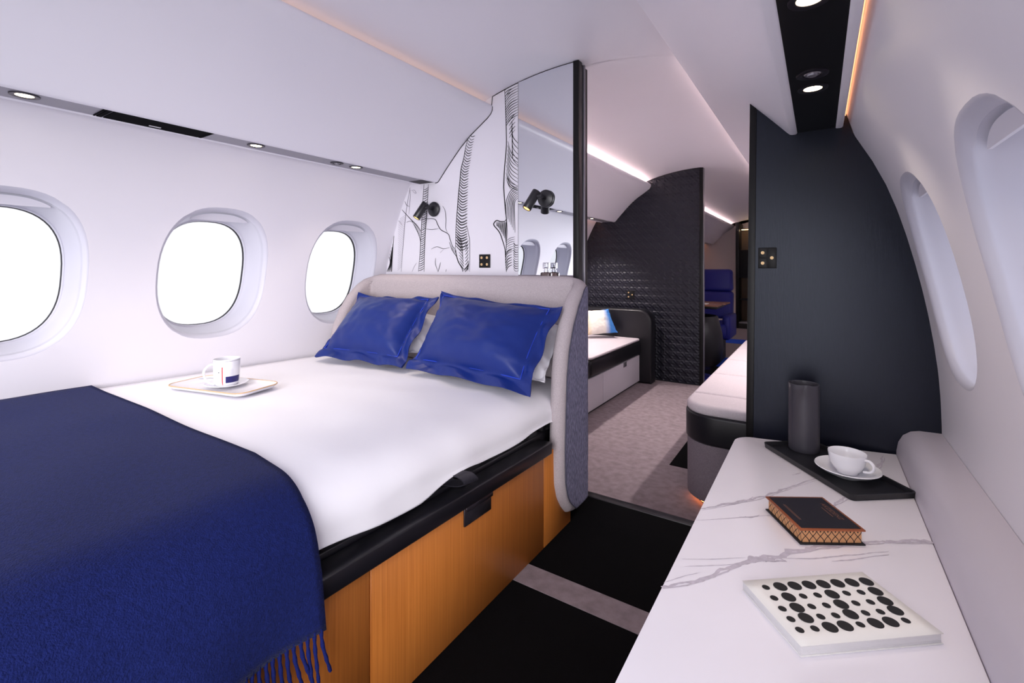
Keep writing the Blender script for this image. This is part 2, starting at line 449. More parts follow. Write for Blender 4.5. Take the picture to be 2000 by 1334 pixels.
for side, nmz in ((-1, 'left'), (1, 'right')):  # unseen sheets added to keep sky light out of the coves
    tag(sheet('ceiling_hull_' + nmz, [(wallx(side, 1.60), 1.60), (CX + side * 1.09, 1.63), (CX + side * .60, 2.0), (CX + side * .568, 1.945)], [YB, 2.0, YF + .5], ceilm),
        'hidden outer skin above the %s overhead panels' % nmz, kind='structure')
tag(sheet('ceiling_hull_top', [(x, z + .006) for x, z in arcpts], [YB, YF + .5], ceilm), 'outer skin above the arched ceiling', kind='structure')  # unseen backing added to stop sky light at the ceiling seams
for side in (-1, 1):
    for yy in (2.102, YQ + .062):
        pass
# floors
fl = tag(box('floor', (-2.3, .3, YB, 1.985, -.06, 0), blkcarpet, None, 0), 'black carpeted bedroom floor', kind='structure')
s0, s1 = onZ(1005, 1134, 0).y, onZ(1036, 1104, 0).y
box('carpet_stripe', (-1.4, .28, s0, s1, -.002, .0025), grycarpet, fl, 0)['label'] = 'grey stripe woven across the black carpet'
tag(box('trim_90', (-2.3, .3, 1.985, 2.03, -.12, .003), blkmetal, None, .002), 'black threshold strip under the bulkhead doorway', kind='structure')
f1 = tag(box('floor_lounge', (-2.3, .3, 2.03, 4.83, ZF1 - .05, ZF1), grycarpet, None, 0), 'grey beige carpet in the lounge', kind='structure')
box('carpet_inlay', (-.735, -.45, 2.80, 4.5, ZF1 - .001, ZF1 + .002), blkcarpet, f1, 0)['label'] = 'black carpet inlay beside the right sofa'
f2 = tag(box('floor_forward', (-2.3, .3, 4.83, YF + .5, ZF2 - .05, ZF2), M('dim_grey_carpet', (112, 100, 104), .95, spec=.1, bump=(700, .8, .004)), None, 0), 'grey carpet of the far cabin with blue bands', kind='structure')
def yfloor(py, px, z): return onZ(px, py, z).y
for a, b, m, l in ((716, 697, bluecarpet, 'blue carpet band'), (745, 716, blkcarpet, 'black carpet band'), (668, 660, bluecarpet, 'blue carpet band')):
    box('carpet_band', (-2.2, .2, yfloor(a, 1400, ZF2), yfloor(b, 1400, ZF2), ZF2 - .001, ZF2 + .003), m, f2, 0)['label'] = l

# ------------------------------------------------------------------ bedroom bulkhead, left half: art panel, mirror, frame
XM0, XM1 = onY(1013, 300, YP).x, onY(1121, 300, YP).x
def lout(x_from, zbot, grow=0):
    out = [(x_from, zbot), (x_from, arcz(x_from - CX) + .0)]
    for i in range(1, 25):
        s = (x_from - CX) + (-.57 - (x_from - CX)) * i / 24
        out.append((CX + s, 2.035 - (2.035 - 1.966) * (abs(s) / .488) ** 2.05))
    out.append((CX - 1.06, 1.595))
    for i in range(0, 25):
        z = 1.595 + (zbot - 1.595) * i / 24
        out.append((wallx(-1, z), z))
    return out
lb = tag(prism('wall_bulkhead_left', lout(XM0, 0), YP, YP + .035, 'Y', artpanel, smooth=False), 'white bulkhead panel behind the headboard printed with line-drawn trees', kind='structure')
mo = [(XM0 + .002, .6), (XM0 + .002, arcz(XM0 - CX) - .004)] + [(XM0 + (XM1 - XM0) * i / 8, 2.035 - (2.035 - 1.966) * (abs(XM0 + (XM1 - XM0) * i / 8 - CX) / .488) ** 2.05 - .006) for i in range(1, 9)] + [(XM1, .6)]
tag(prism('mirror', mo, YP - .006, YP + .03, 'Y', mirrorm, smooth=False), 'tall frameless mirror panel beside the black door frame', 'mirror')
box('lower_panel', (XM0, XM1, YP, YP + .03, 0, .6), artpanel, lb, 0)
# thin dark joint line round the panel
jl = [Vector((CX + s, YP - .001, 2.035 - (2.035 - 1.966) * (abs(s) / .488) ** 2.05 - .002)) for s in [-.0 - .488 * i / 16 for i in range(17)]]
jl += [Vector((CX - p[0] + .001, YP - .001, p[1] - .002)) for p in BIN[2:-1]]
tube('joint_seal', jl, .0022, rubber, lb, 6)
box('strip_end_cap', (CX - 1.02, CX - .9, YP - .09, YP - .001, 1.5488, 1.5495), rubber, lb, 0)
# black door frame: three stacked uprights
fr = tag(empty('wall_door_frame', (XM1, YP, 0)), 'black door frame of stacked sliding door edges at the end of the mirror', kind='structure')
def fbox(nm, b, m, bev=.003):
    x0, x1, y0, y1, z0, z1 = b
    return box(nm, (x0 - XM1, x1 - XM1, y0 - YP, y1 - YP, z0, z1), m, fr, bev)
fbox('upright', (XM1, XM1 + .030, YP - .012, YP + .028, 0, 2.034), blk)
fbox('upright', (XM1, XM1 + .022, YP + .028, YP + .055, 0, 2.032), dkmetal, .001)
fbox('upright', (XM1, XM1 + .030, YP + .055, YP + .066, 0, 2.032), steel, .001)
fbox('upright', (XM1, XM1 + .030, YP + .066, YP + .09, 0, 2.02), blk)

# --- printed trees (ink a hair proud of the panel)
C3 = lambda x, y: (740 + x * .15737, 330 + y * .15737)
C4 = lambda x, y: (940 + x * .15737, 150 + y * .15737)
C5 = lambda x, y: (940 + x * .15737, 340 + y * .15737)
C2 = lambda x, y: (700 + x * .3748, 100 + y * .3748)
def ribbons(name, strokes, mat):
    vs = []; fs = []
    for pts, w in strokes:
        P = smooth_poly([(p[0], p[1], 0) for p in pts], 5) if len(pts) > 2 else [Vector((*p, 0)) for p in pts]
        n = len(P); b = len(vs)
        for i, p in enumerate(P):
            t = (P[min(i + 1, n - 1)] - P[max(i - 1, 0)]); t.normalize(); q = Vector((-t.y, t.x, 0))
            k = i / (n - 1); ww = w * (.35 + .65 * math.sin(PI * min(1, max(0, k * .9 + .05)))) * .5
            for s in (-1, 1):
                o = onY(p.x + q.x * ww * s, p.y + q.y * ww * s, YP - .0012); vs.append(o)
        for i in range(n - 1): fs.append((b + 2 * i, b + 2 * i + 1, b + 2 * i + 3, b + 2 * i + 2))
    return obj(name, vs, fs, mat, lb)
def bnd(tab, y): return interp(tab, y)
def conv(cf, pts):
    q = [cf(*p) for p in pts]; return [(y, x) for x, y in q]
rg = random.Random(3)
# big trunk against the mirror
AL = conv(C4, [(290, 160), (298, 330), (305, 520), (312, 800), (306, 930), (287, 1150), (279, 1330)]) + conv(C5, [(280, 200), (298, 440), (312, 560), (318, 700), (312, 850), (300, 1050), (312, 1215)])
AR = 1012.0
st = []
st.append(([(x, y) for y, x in AL], 2.0)); st.append(([(AR, C4(0, 75)[1]), (AR, 530)], 1.5))
def band(y0, y1, step, l0, l1, rise, bow, w, rngj=.15):
    y = y0
    while y < y1:
        xl = bnd(AL, y); W_ = AR - xl
        a = (xl + W_ * l0, y); b = (xl + W_ * l1, y + rise); m = ((a[0] + b[0]) / 2 + bow[0], (a[1] + b[1]) / 2 + bow[1])
        st.append(([a, m, b], w * (.7 + .6 * rg.random()))); y += step * (1 + rngj * (rg.random() - .5))
band(C4(0, 250)[1], C4(0, 620)[1], 5.2, 0, .98, -22, (-2.5, -2.5), 1.3)
band(C4(0, 170)[1], C4(0, 250)[1], 6.0, 0, .6, -10, (-1, -1), 1.1)
band(C4(0, 560)[1], C4(0, 800)[1], 7.5, .25, .75, -16, (-1, 0), 1.3)
band(C4(0, 560)[1], C4(0, 860)[1], 11.0, .5, 1.0, 42, (-5, 6), 1.3)
band(C4(0, 800)[1], C4(0, 1290)[1], 7.6, .12, .98, 34, (-3.5, 5), 1.15)
band(C5(0, 20)[1], C5(0, 90)[1], 4.5, .2, .95, 20, (-3, 3), 1.3)
for f in [i / 7 for i in range(7)]:
    yt = C5(0, 150 + 170 * f)[1]; xr = AR - 1
    xl = 1012 - 24 * (1 - .82 * f); yb = C5(0, 430 + 330 * (.3 + .7 * f))[1]
    st.append(([(xr, yt), ((xr + xl) / 2 - 3, yt + 10), (xl, (yt + yb) / 2 + 4), (xl + 1, yb)], 1.3))
band(C5(0, 830)[1], C5(0, 1010)[1], 4.4, 0, .72, -8, (-1, -1.5), .9)
band(C5(0, 1010)[1], C5(0, 1230)[1], 5.0, 0, .5, -12, (-2, -2), 1.5)
band(C5(0, 850)[1], C5(0, 1180)[1], 4.6, .62, 1.0, 5, (-1.5, 2.5), 1.4)
# stub branch
st.append(([C5(*p) for p in [(312, 555), (290, 585), (240, 588), (193, 576), (165, 598), (157, 636), (225, 722), (265, 830), (292, 930), (300, 1060)]], 2.2))
for i in range(9):
    x = 190 + i * 14; st.append(([C5(x, 592), C5(x + 4, 640), C5(min(x + 14, 300), 640 + 26 * i)], 1.5))
ribbons('printed_tree', st, treeink)
# middle trunk
st = []
BL = [(y, x) for x, y in [(918, 258), (910, 285), (906, 308)]] + conv(C3, [(1020, 0), (1005, 150), (985, 350), (966, 600), (955, 760), (950, 980)])
st.append(([(x, y) for y, x in BL], 1.6))
y = 262
while y < C3(0, 985)[1]:
    xl = bnd(BL, y); k = (y - 262) / 220; L = 11 + 13 * k
    st.append(([(xl + .5, y), (xl + L * .45, y + 5 + 4 * k), (xl + L, y + (3 if y < 330 else 2 + 2 * k))], (1.4 + 1.1 * k) * (.7 + .5 * rg.random())))
    y += 4.6 + 1.6 * rg.random()
for i in range(9): st.append(([C3(1072, 450 + 45 * i), C3(1078 + 2 * i, 462 + 45 * i)], 1.1))
st.append(([C3(*p) for p in [(1085, 700), (1100, 745), (1112, 810), (1125, 880), (1127, 1080), (1125, 1275)]], 1.0))
st.append(([C3(*p) for p in [(945, 985), (962, 1070), (985, 1150), (1030, 1230), (1040, 1275)]], 2.0))
for i in range(10):
    y0 = 850 + i * 38; st.append(([C3(972 + i * 4, y0 - 10), C3(1025 + i * 2, y0 + 40), C3(1030 + i * 3, y0 + 100 - 5 * i)], 1.3))
for i in range(9):
    y0 = 880 + i * 42; st.append(([C3(1112, y0), C3(1090, y0 + 40), C3(1068, y0 + 62)], 1.3))
for i in range(4): st.append(([C3(1050 + i * 18, 1265), C3(1075 + i * 12, 1230 - i * 8), C3(1114, 1205 - i * 20)], 1.3))
# branches to the left
for pts, w in (([(510, 637), (600, 618), (695, 625), (730, 690), (770, 755), (860, 808), (885, 880), (915, 960), (950, 988)], 1.5),
               ([(875, 905), (900, 985), (930, 1040), (972, 1100)], 1.3), ([(790, 460), (822, 520), (832, 620), (830, 735), (850, 788)], 1.0),
               ([(580, 745), (660, 752), (740, 740)], 1.0), ([(650, 995), (720, 965), (800, 990), (880, 975)], 1.0), ([(760, 1040), (800, 1000)], .8),
               ([(705, 1105), (702, 1180), (735, 1275)], 1.0), ([(765, 1160), (750, 1220), (735, 1275)], 1.0), ([(830, 1275), (836, 1245)], 1.3)):
    st.append(([C3(*p) for p in pts], w))
for i in range(5): st.append(([C3(905 + 14 * i, 950 + 14 * i), C3(915 + 10 * i, 1000 + 16 * i)], 1.2))
ribbons('printed_tree', st, treeink)
# slim trunk behind the lamp
st = []
CL = conv(C3, [(560, 190), (545, 400), (530, 700), (520, 850), (515, 950), (508, 1080), (490, 1275)])
CR = conv(C3, [(615, 190), (600, 450), (590, 620), (575, 800), (565, 1050), (560, 1275)])
st.append(([(x, y) for y, x in CL], 1.2)); st.append(([(x, y) for y, x in CR], 1.4))
y = C3(0, 260)[1]
while y < 529:
    a, b = bnd(CL, y), bnd(CR, y - 4); st.append(([(a, y), ((a + b) / 2, y - 1.2), (b, y - 5)], 1.1 + .5 * rg.random())); y += 3.6 + 1.6 * rg.random()
for pts, w in (([(285, 505), (400, 630), (470, 700), (525, 780)], 1.6), ([(400, 630), (460, 740), (500, 830), (515, 900)], 1.2), ([(320, 400), (345, 450), (378, 466)], .9), ([(340, 665), (380, 648), (420, 662)], .8)):
    st.append(([C3(*p) for p in pts], w))
for i in range(6): st.append(([C3(440 + 13 * i, 670 + 16 * i), C3(450 + 11 * i, 730 + 20 * i)], 1.0))
ribbons('printed_tree', st, treeink)
# pale trunks by the wall
st = []
DR = conv(C3, [(388, 230), (345, 480), (320, 700), (300, 950), (275, 1275)]); DL = conv(C3, [(370, 250), (300, 480), (240, 700), (240, 950), (232, 1275)])
st.append(([(x, y) for y, x in DR], 1.0)); st.append(([C3(*p) for p in [(383, 240), (388, 350), (372, 560)]], .8))
y = C3(0, 620)[1]
while y < 529:
    a, b = bnd(DL, y), bnd(DR, y - 8); st.append(([(a, y), (b, y - 8)], .8)); y += 3.6
st.append(([C3(*p) for p in [(240, 640), (262, 660), (290, 700)]], .8)); st.append(([C3(*p) for p in [(410, 1275), (440, 1210), (468, 1165)]], .7))
st.append(([C3(*p) for p in [(415, 265), (440, 262), (463, 300), (440, 296), (415, 265)]], .8)); st.append(([C3(390, 262), C3(415, 268)], .7))
ribbons('printed_tree', st, treegrey)
st = []
EL = conv(C3, [(188, 830), (165, 930), (120, 1090), (80, 1275)]); ER = conv(C3, [(186, 830), (176, 950), (166, 1100), (160, 1275)])
st.append(([(x, y) for y, x in ER], 1.2))
for i in range(5): st.append(([C3(175 - 12 * i, 930 + 40 * i), C3(165 - 6 * i, 1090 + 20 * i), C3(155 - 14 * i, 1275)], 1.6))
ribbons('printed_tree', st, treeink)

# ------------------------------------------------------------------ bedroom bulkhead, right half
XR = onY(1467, 300, YP).x
ro = [(XR - .02, 0), (XR, arcz(.57) if 0 else 1.95)]
ro += [(CX + 1.06, 1.595)] + [(wallx(1, 1.595 - 1.595 * i / 24), 1.595 - 1.595 * i / 24) for i in range(25)]
blktext.node_tree.nodes['Principled BSDF'].inputs['Specular Tint'].default_value = (.80, .86, 1, 1)
rb = tag(prism('wall_bulkhead_right', ro, YP, YP + .035, 'Y', blktext, smooth=False), 'black textile-covered bulkhead behind the marble counter', kind='structure')
prism('edge_post', [(XR - .022, 0), (XR - .002, 1.9), (XR + .022, 1.9), (XR + .004, 0)], YP - .004, YP + .05, 'Y', blk, rb, .002, 2)

# ------------------------------------------------------------------ quilted bulkhead in the lounge
XQ = onY(1370, 500, YQ).x
qb = tag(prism('wall_bulkhead_quilted', lout(XQ, ZF1), YQ, YQ + .04, 'Y', quilt, smooth=False), 'black quilted bulkhead at the far end of the lounge', kind='structure')
def hound(u, v):
    u %= 1; v %= 1
    def rect(a, b, c, d): return a <= u < b and c <= v < d
    on = (u < .5 and v < .5)
    if u >= .5 and v >= .5: on = ((u - v) % .5) < .25 and False
    if u < .5 and v >= .5: on = ((u + v) * 2 % 1) < .5 and u + v > .75
    if u >= .5 and v < .5: on = ((u + v) * 2 % 1) < .5 and u + v < 1.25
    return 1 if on else 0
gy0, gy1 = -2.2, XQ - .02
nx, nz = 300, 420; pts = []; T = .08
def qh(x, z):
    u, v = x / T, z / T
    s = 0
    for a, b in ((0, 0), (.06, 0), (-.06, 0), (0, .06), (0, -.06)): s += hound(u + a, v + b)
    return s / 5
pv = []; pidx = {}; pf = []
for i in range(nx + 1):
    for j in range(nz + 1):
        x = gy0 + (gy1 - gy0) * i / nx; z = ZF1 + .01 + (2.03 - ZF1) * j / nz
        s = abs(x - CX); top = 2.035 - .069 * (s / .488) ** 2.05 - .006 if s < .5 else interp([(.5, 1.95), (1.1, 1.55), (1.4, .9)], s)
        if s > .5 and z > 1.2 and x < wallx(-1, z): continue
        if z > top or x < wallx(-1, z) + .004: continue
        pidx[(i, j)] = len(pv); pv.append((x, YQ - .001 - .007 * qh(x, z), z))
for (i, j) in pidx:
    if (i + 1, j) in pidx and (i, j + 1) in pidx and (i + 1, j + 1) in pidx: pf.append((pidx[i, j], pidx[i + 1, j], pidx[i + 1, j + 1], pidx[i, j + 1]))
obj('quilted_cover', pv, pf, quilt, qb, True, 3)
box('edge_post', (XQ - .018, XQ + .016, YQ - .012, YQ + .05, ZF1, 2.032), blk, qb, .003)
box('edge_trim', (XQ + .016, XQ + .02, YQ + .0, YQ + .05, ZF1, 2.03), steel, qb, .001)
tube('joint_seal', [(v.x, YQ - .004, v.z) for v in jl], .0022, rubber, qb, 6)

# ------------------------------------------------------------------ small fixtures
def downlight(x, y, z, r, label, lamp=True, power=None):
    e = tag(empty('downlight', (x, y, z)), label, 'downlight', 'recessed downlights')
    lathe('bezel', [(r * .62, .004), (r * .62, -.002), (r * .8, -.004), (r, -.003), (r, .003)], dkmetal, e, seg=36)
    lathe('lens', [(0, -.001), (r * .61, -.001), (r * .61, .002)], warm, e, seg=28)
    if lamp:
        L = bpy.data.lights.new('downlight_beam', 'SPOT'); L.energy = power or DOWNLIGHT_W; L.color = (1, .84, .66) if not power else (1, .9, .86); L.spot_size = math.radians(105); L.spot_blend = .7; L.shadow_soft_size = .02
        lo = bpy.data.objects.new('downlight_beam', L); COL.objects.link(lo); lo.parent = e; lo.location = (0, 0, -.012)
    return e
def gasper(x, y, z, r, label):
    e = tag(empty('air_nozzle', (x, y, z)), label, 'air nozzle')
    lathe('bezel', [(r * .6, 0), (r * .6, -.003), (r * .85, -.005), (r, -.003), (r, .003)], dkmetal, e, seg=36)
    lathe('nozzle', [(0, -.004), (r * .3, -.006), (r * .34, -.002), (r * .46, -.003), (r * .58, .001)], steel, e, seg=28)
ZS = 1.5498
XLs, XRs = CX - .953, CX + .955
for y, l in ((.356, 'recessed downlight nearest the camera in the grey left strip'), (1.022, 'middle recessed downlight in the grey left strip'), (1.515, 'downlight beside the air nozzle in the grey left strip')):
    downlight(XLs, y, ZS, .033, l)
gasper(XLs, 1.405, ZS, .03, 'round air nozzle in the grey left strip')
for y, l in ((1.03, 'downlight at the top edge of the black right strip'), (1.548, 'downlight next to the air nozzle in the black right strip')):
    downlight(XRs, y, ZS, .036, l)
gasper(XRs, 1.432, ZS, .036, 'round air nozzle in the black right strip')
bp = tag(empty('service_panel', (XLs, .68, ZS)), 'long black service panel set in the grey left strip', 'panel')
svm = M('service_black', (12, 11, 15), .9, spec=.05)
box('cover', (-.058, .058, -.13, .15, -.003, .002), svm, bp, .0)
box('end_cap', (-.058, .058, -.148, -.135, -.003, .002), svm, bp, .0)
box('end_cap', (-.058, .058, -.156, -.152, -.003, .002), svm, bp, .0)
box('end_cap', (-.058, .058, .153, .163, -.003, .002), svm, bp, .0)
box('indicator', (-.035, -.027, -.012, .022, -.0045, -.002), M('indicator_white', (225, 222, 230), .4), bp, 0)
for y, w_ in ((2.9, 'nearest'), (3.6, 'middle'), (4.4, 'farthest')):
    downlight(XLs, y, ZS, .03, 'recessed downlight in the left strip of the lounge, %s of three' % w_, True, 34)
    downlight(XRs, y, ZS, .03, 'recessed downlight in the right strip of the lounge, %s of three' % w_, True, 34)
for y, w_ in ((5.8, 'nearest'), (7.6, 'middle'), (9.6, 'farthest')):
    downlight(XLs, y, ZS, .03, 'recessed downlight in the left strip of the far cabin, %s of three' % w_, True, 16)
    downlight(XRs, y, ZS, .03, 'recessed downlight in the right strip of the far cabin, %s of three' % w_, True, 16)

def switch(name, cx, y, cz, w, h, cols, label, icons):
    e = tag(empty(name, (cx, y, cz)), label, 'switch')
    box('plate', (-w / 2, w / 2, -.004, .001, -h / 2, h / 2), blkm, e, .001)
    n = len(cols)
    for i, rows in enumerate(cols):
        x0 = -w / 2 + w * i / n; x1 = x0 + w / n
        for j in range(rows):
            z1 = h / 2 - h * j / rows; z0 = z1 - h / rows
            box('button', (x0 + .001, x1 - .001, -.0065, -.003, z0 + .001, z1 - .001), blk, e, .0008)
            r = min(w / n, h / 2) * .2
            lathe('icon', [(0, 0), (r, 0), (r, .001), (0, .001)], gold, e, (0, 0, 0), 12).matrix_local = Matrix.Translation(((x0 + x1) / 2, -.0066, (z0 + z1) / 2)) @ Matrix.Rotation(PI / 2, 4, 'X')
    return e
a, b = onY(937, 497, YP), onY(958, 523, YP)
switch('switch_plate', (a.x + b.x) / 2, YP - .001, (a.z + b.z) / 2, b.x - a.x, a.z - b.z, [2, 2], 'black four-button switch plate on the white tree panel', 4)
a, b = onY(1481, 484, YP), onY(1517, 524, YP)
switch('switch_plate', (a.x + b.x) / 2, YP - .001, (a.z + b.z) / 2, b.x - a.x, a.z - b.z, [2, 1], 'black three-button switch plate on the black bulkhead', 3)
a, b = onY(1225, 567, YQ), onY(1239, 584, YQ)
switch('switch_plate', (a.x + b.x) / 2, YQ - .008, (a.z + b.z) / 2, b.x - a.x, a.z - b.z, [2, 1], 'small black switch plate on the quilted bulkhead', 3)

def reading_lamp(px, py, y, label):
    p = onY(px, py, y)
    e = tag(empty('reading_lamp', (p.x, y, p.z)), label, 'lamp', 'swivel reading lamps')
    R = Matrix.Rotation(PI / 2, 4, 'X')
    lathe('wall_plate', [(0, 0), (.041, 0), (.043, .003), (.043, .011), (.040, .014), (0, .014)], blkmetal, e, seg=40).matrix_local = R
    lathe('stem', [(.008, .012), (.008, .05)], blkmetal, e, seg=16).matrix_local = R
    hd = Matrix.Translation((-.040, -.062, -.002)) @ Matrix.Rotation(math.radians(20), 4, 'Y') @ Matrix.Rotation(math.radians(-26), 4, 'X')
    lathe('joint', [(0, -.022), (.011, -.022), (.011, .022), (0, .022)], blkmetal, e, seg=20).matrix_local = Matrix.Translation((-.014, -.056, .006)) @ Matrix.Rotation(PI / 2, 4, 'Y')
    h = lathe('lamp_head', [(0, .04), (.021, .04), (.0225, .037), (.0225, -.062), (.021, -.064), (.018, -.064), (.018, -.052), (.014, -.05)], blkmetal, e, seg=32)
    h.matrix_local = hd
    lathe('bulb', [(0, -.061), (.0165, -.061), (.0165, -.052), (0, -.052)], amber, h, seg=20)
    return e
reading_lamp(849, 409, YP - .001, 'black swivel reading lamp on the white tree panel')
reading_lamp(1067, 388, YP - .007, 'black swivel reading lamp mounted on the mirror')

# ------------------------------------------------------------------ bed
def bz(y): return -.024 * (y - .57)
def sk(c): return (c.x, c.y, c.z + bz(c.y))
XB = -.86; YB0, YB1 = -.12, 1.75
bed = tag(empty('bed', (-1.55, .9, 0)), 'built-in double bed with oak drawer base and black metal rail', 'bed')
def bbox(nm, b, m, bev=.003, skew=True):
    x0, x1, y0, y1, z0, z1 = b
    o = box(nm, b, m, None, bev, 2, sk if skew else None); o.parent = bed; o.matrix_parent_inverse = Matrix.Translation((1.55, -.9, 0)); return o
bbox('carcass', (-2.21, -.885, YB0 + .01, YB1, 0.0, .345), blkm)
for y0, y1 in ((YB0, .715), (.719, 1.523), (1.527, YB1)):
    o = box('drawer_front', (XB - .022, XB, y0, y1, .001, .372), oak, None, .0012, 1, lambda c: (c.x, c.y, c.z + (bz(c.y) if c.z > .2 else 0)))
    o.parent = bed; o.matrix_parent_inverse = Matrix.Translation((1.55, -.9, 0))
    if y0 == .719: mid_drawer = o
hp = box('drawer_pull', (XB + .0, XB + .006, 1.052, 1.182, .312, .37), M('pull_metal', (54, 51, 58), .35, metal=.5), None, .001, 1, lambda c: (c.x, c.y, c.z + bz(c.y)))
hp.parent = mid_drawer; hp['label'] = 'black recessed drawer pull'
h2 = box('pull_lip', (XB + .005, XB + .014, 1.052, 1.182, .356, .372), dkmetal, None, .002, 1, lambda c: (c.x, c.y, c.z + bz(c.y)))
h2.parent = mid_drawer
bbox('side_rail', (-.9, XB + .02, YB0, 1.555, .373, .418), M('rail_black', (24, 23, 29), .32), .004)
bbox('inner_rail', (-.945, -.905, YB0, 1.74, .36, .43), blkmetal, .004)
bbox('bed_deck', (-2.21, -.95, YB0 + .01, 1.78, .35, .41), blkm, .003)
for i in range(15): bbox('slat_bracket', (-.95, -.912, YB0 + .1 + i * .125, YB0 + .125 + i * .125, .425, .455), blkm, .003)
mt = box('mattress', (-2.215, -.925, YB0 + .02, 1.80, .415, .565), M('mattress_white', (225, 224, 228), .8), None, .05, 4, sk)
mt.parent = bed; mt.matrix_parent_inverse = Matrix.Translation((1.55, -.9, 0))
# strap loop
P = onX(906, 935, -.86)
lp = [(-.905, 1.02, .45), (-.88, 1.03, .458), (-.855, 1.045, .455), (-.845, 1.06, .44), (-.85, 1.07, .425), (-.868, 1.06, .421), (-.89, 1.045, .424), (-.905, 1.03, .43)]
vs = []; fs = []
lpp = smooth_poly([Vector(p) for p in lp], 5, True); n = len(lpp)
for i, p in enumerate(lpp):
    c = Vector((-.877, 1.045, .44)); nrm = (p - c).normalized()
    for s in (-1, 1):
        for d in (0, .004): vs.append(p + Vector((.006, .024, 0)) * s + nrm * d)
for i in range(n):
    a = i * 4; b = ((i + 1) % n) * 4
    fs += [(a, b, b + 2, a + 2), (a + 1, a + 3, b + 3, b + 1), (a, a + 1, b + 1, b), (a + 2, b + 2, b + 3, a + 3)]
o = obj('strap_loop', vs, fs, M('black_webbing', (44, 42, 50), .5, bump=(300, .3)), bed, True, .8); o.matrix_parent_inverse = Matrix.Translation((1.55, -.9, 0))

# sheet over the mattress
def ztop(y): return .598 - .022 * y
def sheet_prof(y, off=0.0, zend=.45, xf=-.872, n=26):
    """list of points from the wall over the top and down the front"""
    zt = ztop(y) + off; R = .15; out = []
    for i in range(n):
        x = -2.322 + (xf - R + 2.322) * i / n; out.append((x, zt))
    for i in range(17):
        a = PI / 2 * i / 16; e = .85
        out.append((xf + off - (R + off) + (R + off) * math.sin(a) ** e, zt - (.105 + off) + (.105 + off) * math.cos(a) ** e))
    z1 = zt - .105 - off
    for i in range(1, 9): out.append((xf + off + .004 * i / 8, z1 + (zend - z1) * i / 8))
    return out
pts = []
NY = 70
for j in range(NY + 1):
    y = YB0 + .005 + (1.83 - YB0) * j / NY
    hem = .461 + bz(y) * 1.2 + .012 * math.sin(y * 5.2 + .4) + .006 * math.sin(y * 13) + .02 * max(0, (y - 1.3)) 
    if y > .9 and y < 1.15: hem += .014 * math.sin((y - .9) / .25 * PI)
    row = []
    pr = sheet_prof(y, 0, hem)
    for i, (x, z) in enumerate(pr):
        q = Vector((x * 2.2, y * 2.2, 0)); k = min(1, (i / 6)) if i < 6 else 1
        w = .008 * noise.noise(q) + .004 * noise.noise(q * 2.7 + Vector((3, 1, 7)))
        w += .004 * math.sin((x + .5 * y) * 16) * max(0, noise.noise(q * .9 + Vector((9, 2, 1))))
        if i > 40: row.append((x + .006 * noise.noise(Vector((y * 9, z * 4, 2))), y, z))
        else: row.append((x + (w * .6 if i > 26 else 0), y, z + w * k))
    pts.append(row)
sh = grid_obj('bed_sheet', pts, linen, None, .006)
tag(sh, 'smooth white sheet and duvet spread over the mattress', 'bedding')

# navy throw
pts = []
NY = 40
THEND = .345
for j in range(NY + 1):
    f = j / NY; row = []
    pr = sheet_prof(-.1 + f * .7, .014, THEND, n=30)
    L = len(pr)
    for i, (x, z) in enumerate(pr):
        drop = max(0, (i - 46) / (L - 47)); yend = .610 - .006 * drop - .042 * max(0, min(1, (x + 1.15) / .30))
        y = -.11 + (yend + .11) * f
        z2 = z + (ztop(y) - ztop(-.1 + f * .7) if i < 48 else 0)
        q = Vector((x * 2.2, y * 2.2, 0))
        w = .008 * noise.noise(q) + .006 * noise.noise(Vector((x * 3, y * 5, 4)))
        if i >= 38: x += .030 * min(1, (i - 38) / 10) + (.012 * drop) + .010 * drop * math.sin(y * 24) * (.5 + .5 * drop) + .006 * noise.noise(Vector((y * 6, z * 5, 1)))
        row.append((x, y, z2 + (w if i < 44 else 0)))
    pts.append(row)
th = grid_obj('throw_blanket', pts, wool, None, .009)
tag(th, 'navy blue wool throw with fringed edge across the foot of the bed', 'blanket')
endrow = [Vector(r[-1]) for r in pts]
nt_ = 54
for i in range(nt_):
    f = (i + .3) / nt_ * (len(endrow) - 1); k = int(f); p = endrow[k].lerp(endrow[min(k + 1, len(endrow) - 1)], f - k)
    lean = rg.uniform(-.010, .012) + (.012 if i > nt_ - 14 else 0); ln = rg.uniform(.085, .102); x0 = p.x - .004
    bw = rg.uniform(-.004, .006)
    path = [(x0, p.y, p.z + .006), (x0 + .001, p.y + lean * .15, p.z - ln * .3), (x0 + bw, p.y + lean * .5, p.z - ln * .65), (x0 + bw * .6, p.y + lean, p.z - ln)]
    tube('tassel', smooth_poly(path, 3), lambda t: .0046 * (1 - .15 * t) * (.9 + .2 * math.sin(t * 22)), fringe, th, 6)

# ------------------------------------------------------------------ headboard
def hb_path():
    pts = []
    xl, xr, yb = -2.262, -.870, 1.90; r = .05; yf = 1.60
    # wing left (front -> back)
    for i in range(14): pts.append((xl - .012 * (1 - i / 13), yf + (yb - r - yf) * i / 13))
    for i in range(1, 9):
        a = PI / 2 * i / 9; pts.append((xl + r - r * math.cos(a), yb - r + r * math.sin(a)))
    nb = 26
    for i in range(nb + 1): pts.append((xl + r + (xr - r - xl - r) * i / nb, yb))
    for i in range(1, 9):
        a = PI / 2 * i / 9; pts.append((xr - r + r * math.sin(a), yb - r + r * math.cos(a)))
    for i in range(14): pts.append((xr + .012 * i / 13, yb - r - (yb - r - yf) * i / 13))
    return pts
hp_ = hb_path(); S_ = [0]
for a, b in zip(hp_, hp_[1:]): S_.append(S_[-1] + math.hypot(b[0] - a[0], b[1] - a[1]))
STOT = S_[-1]
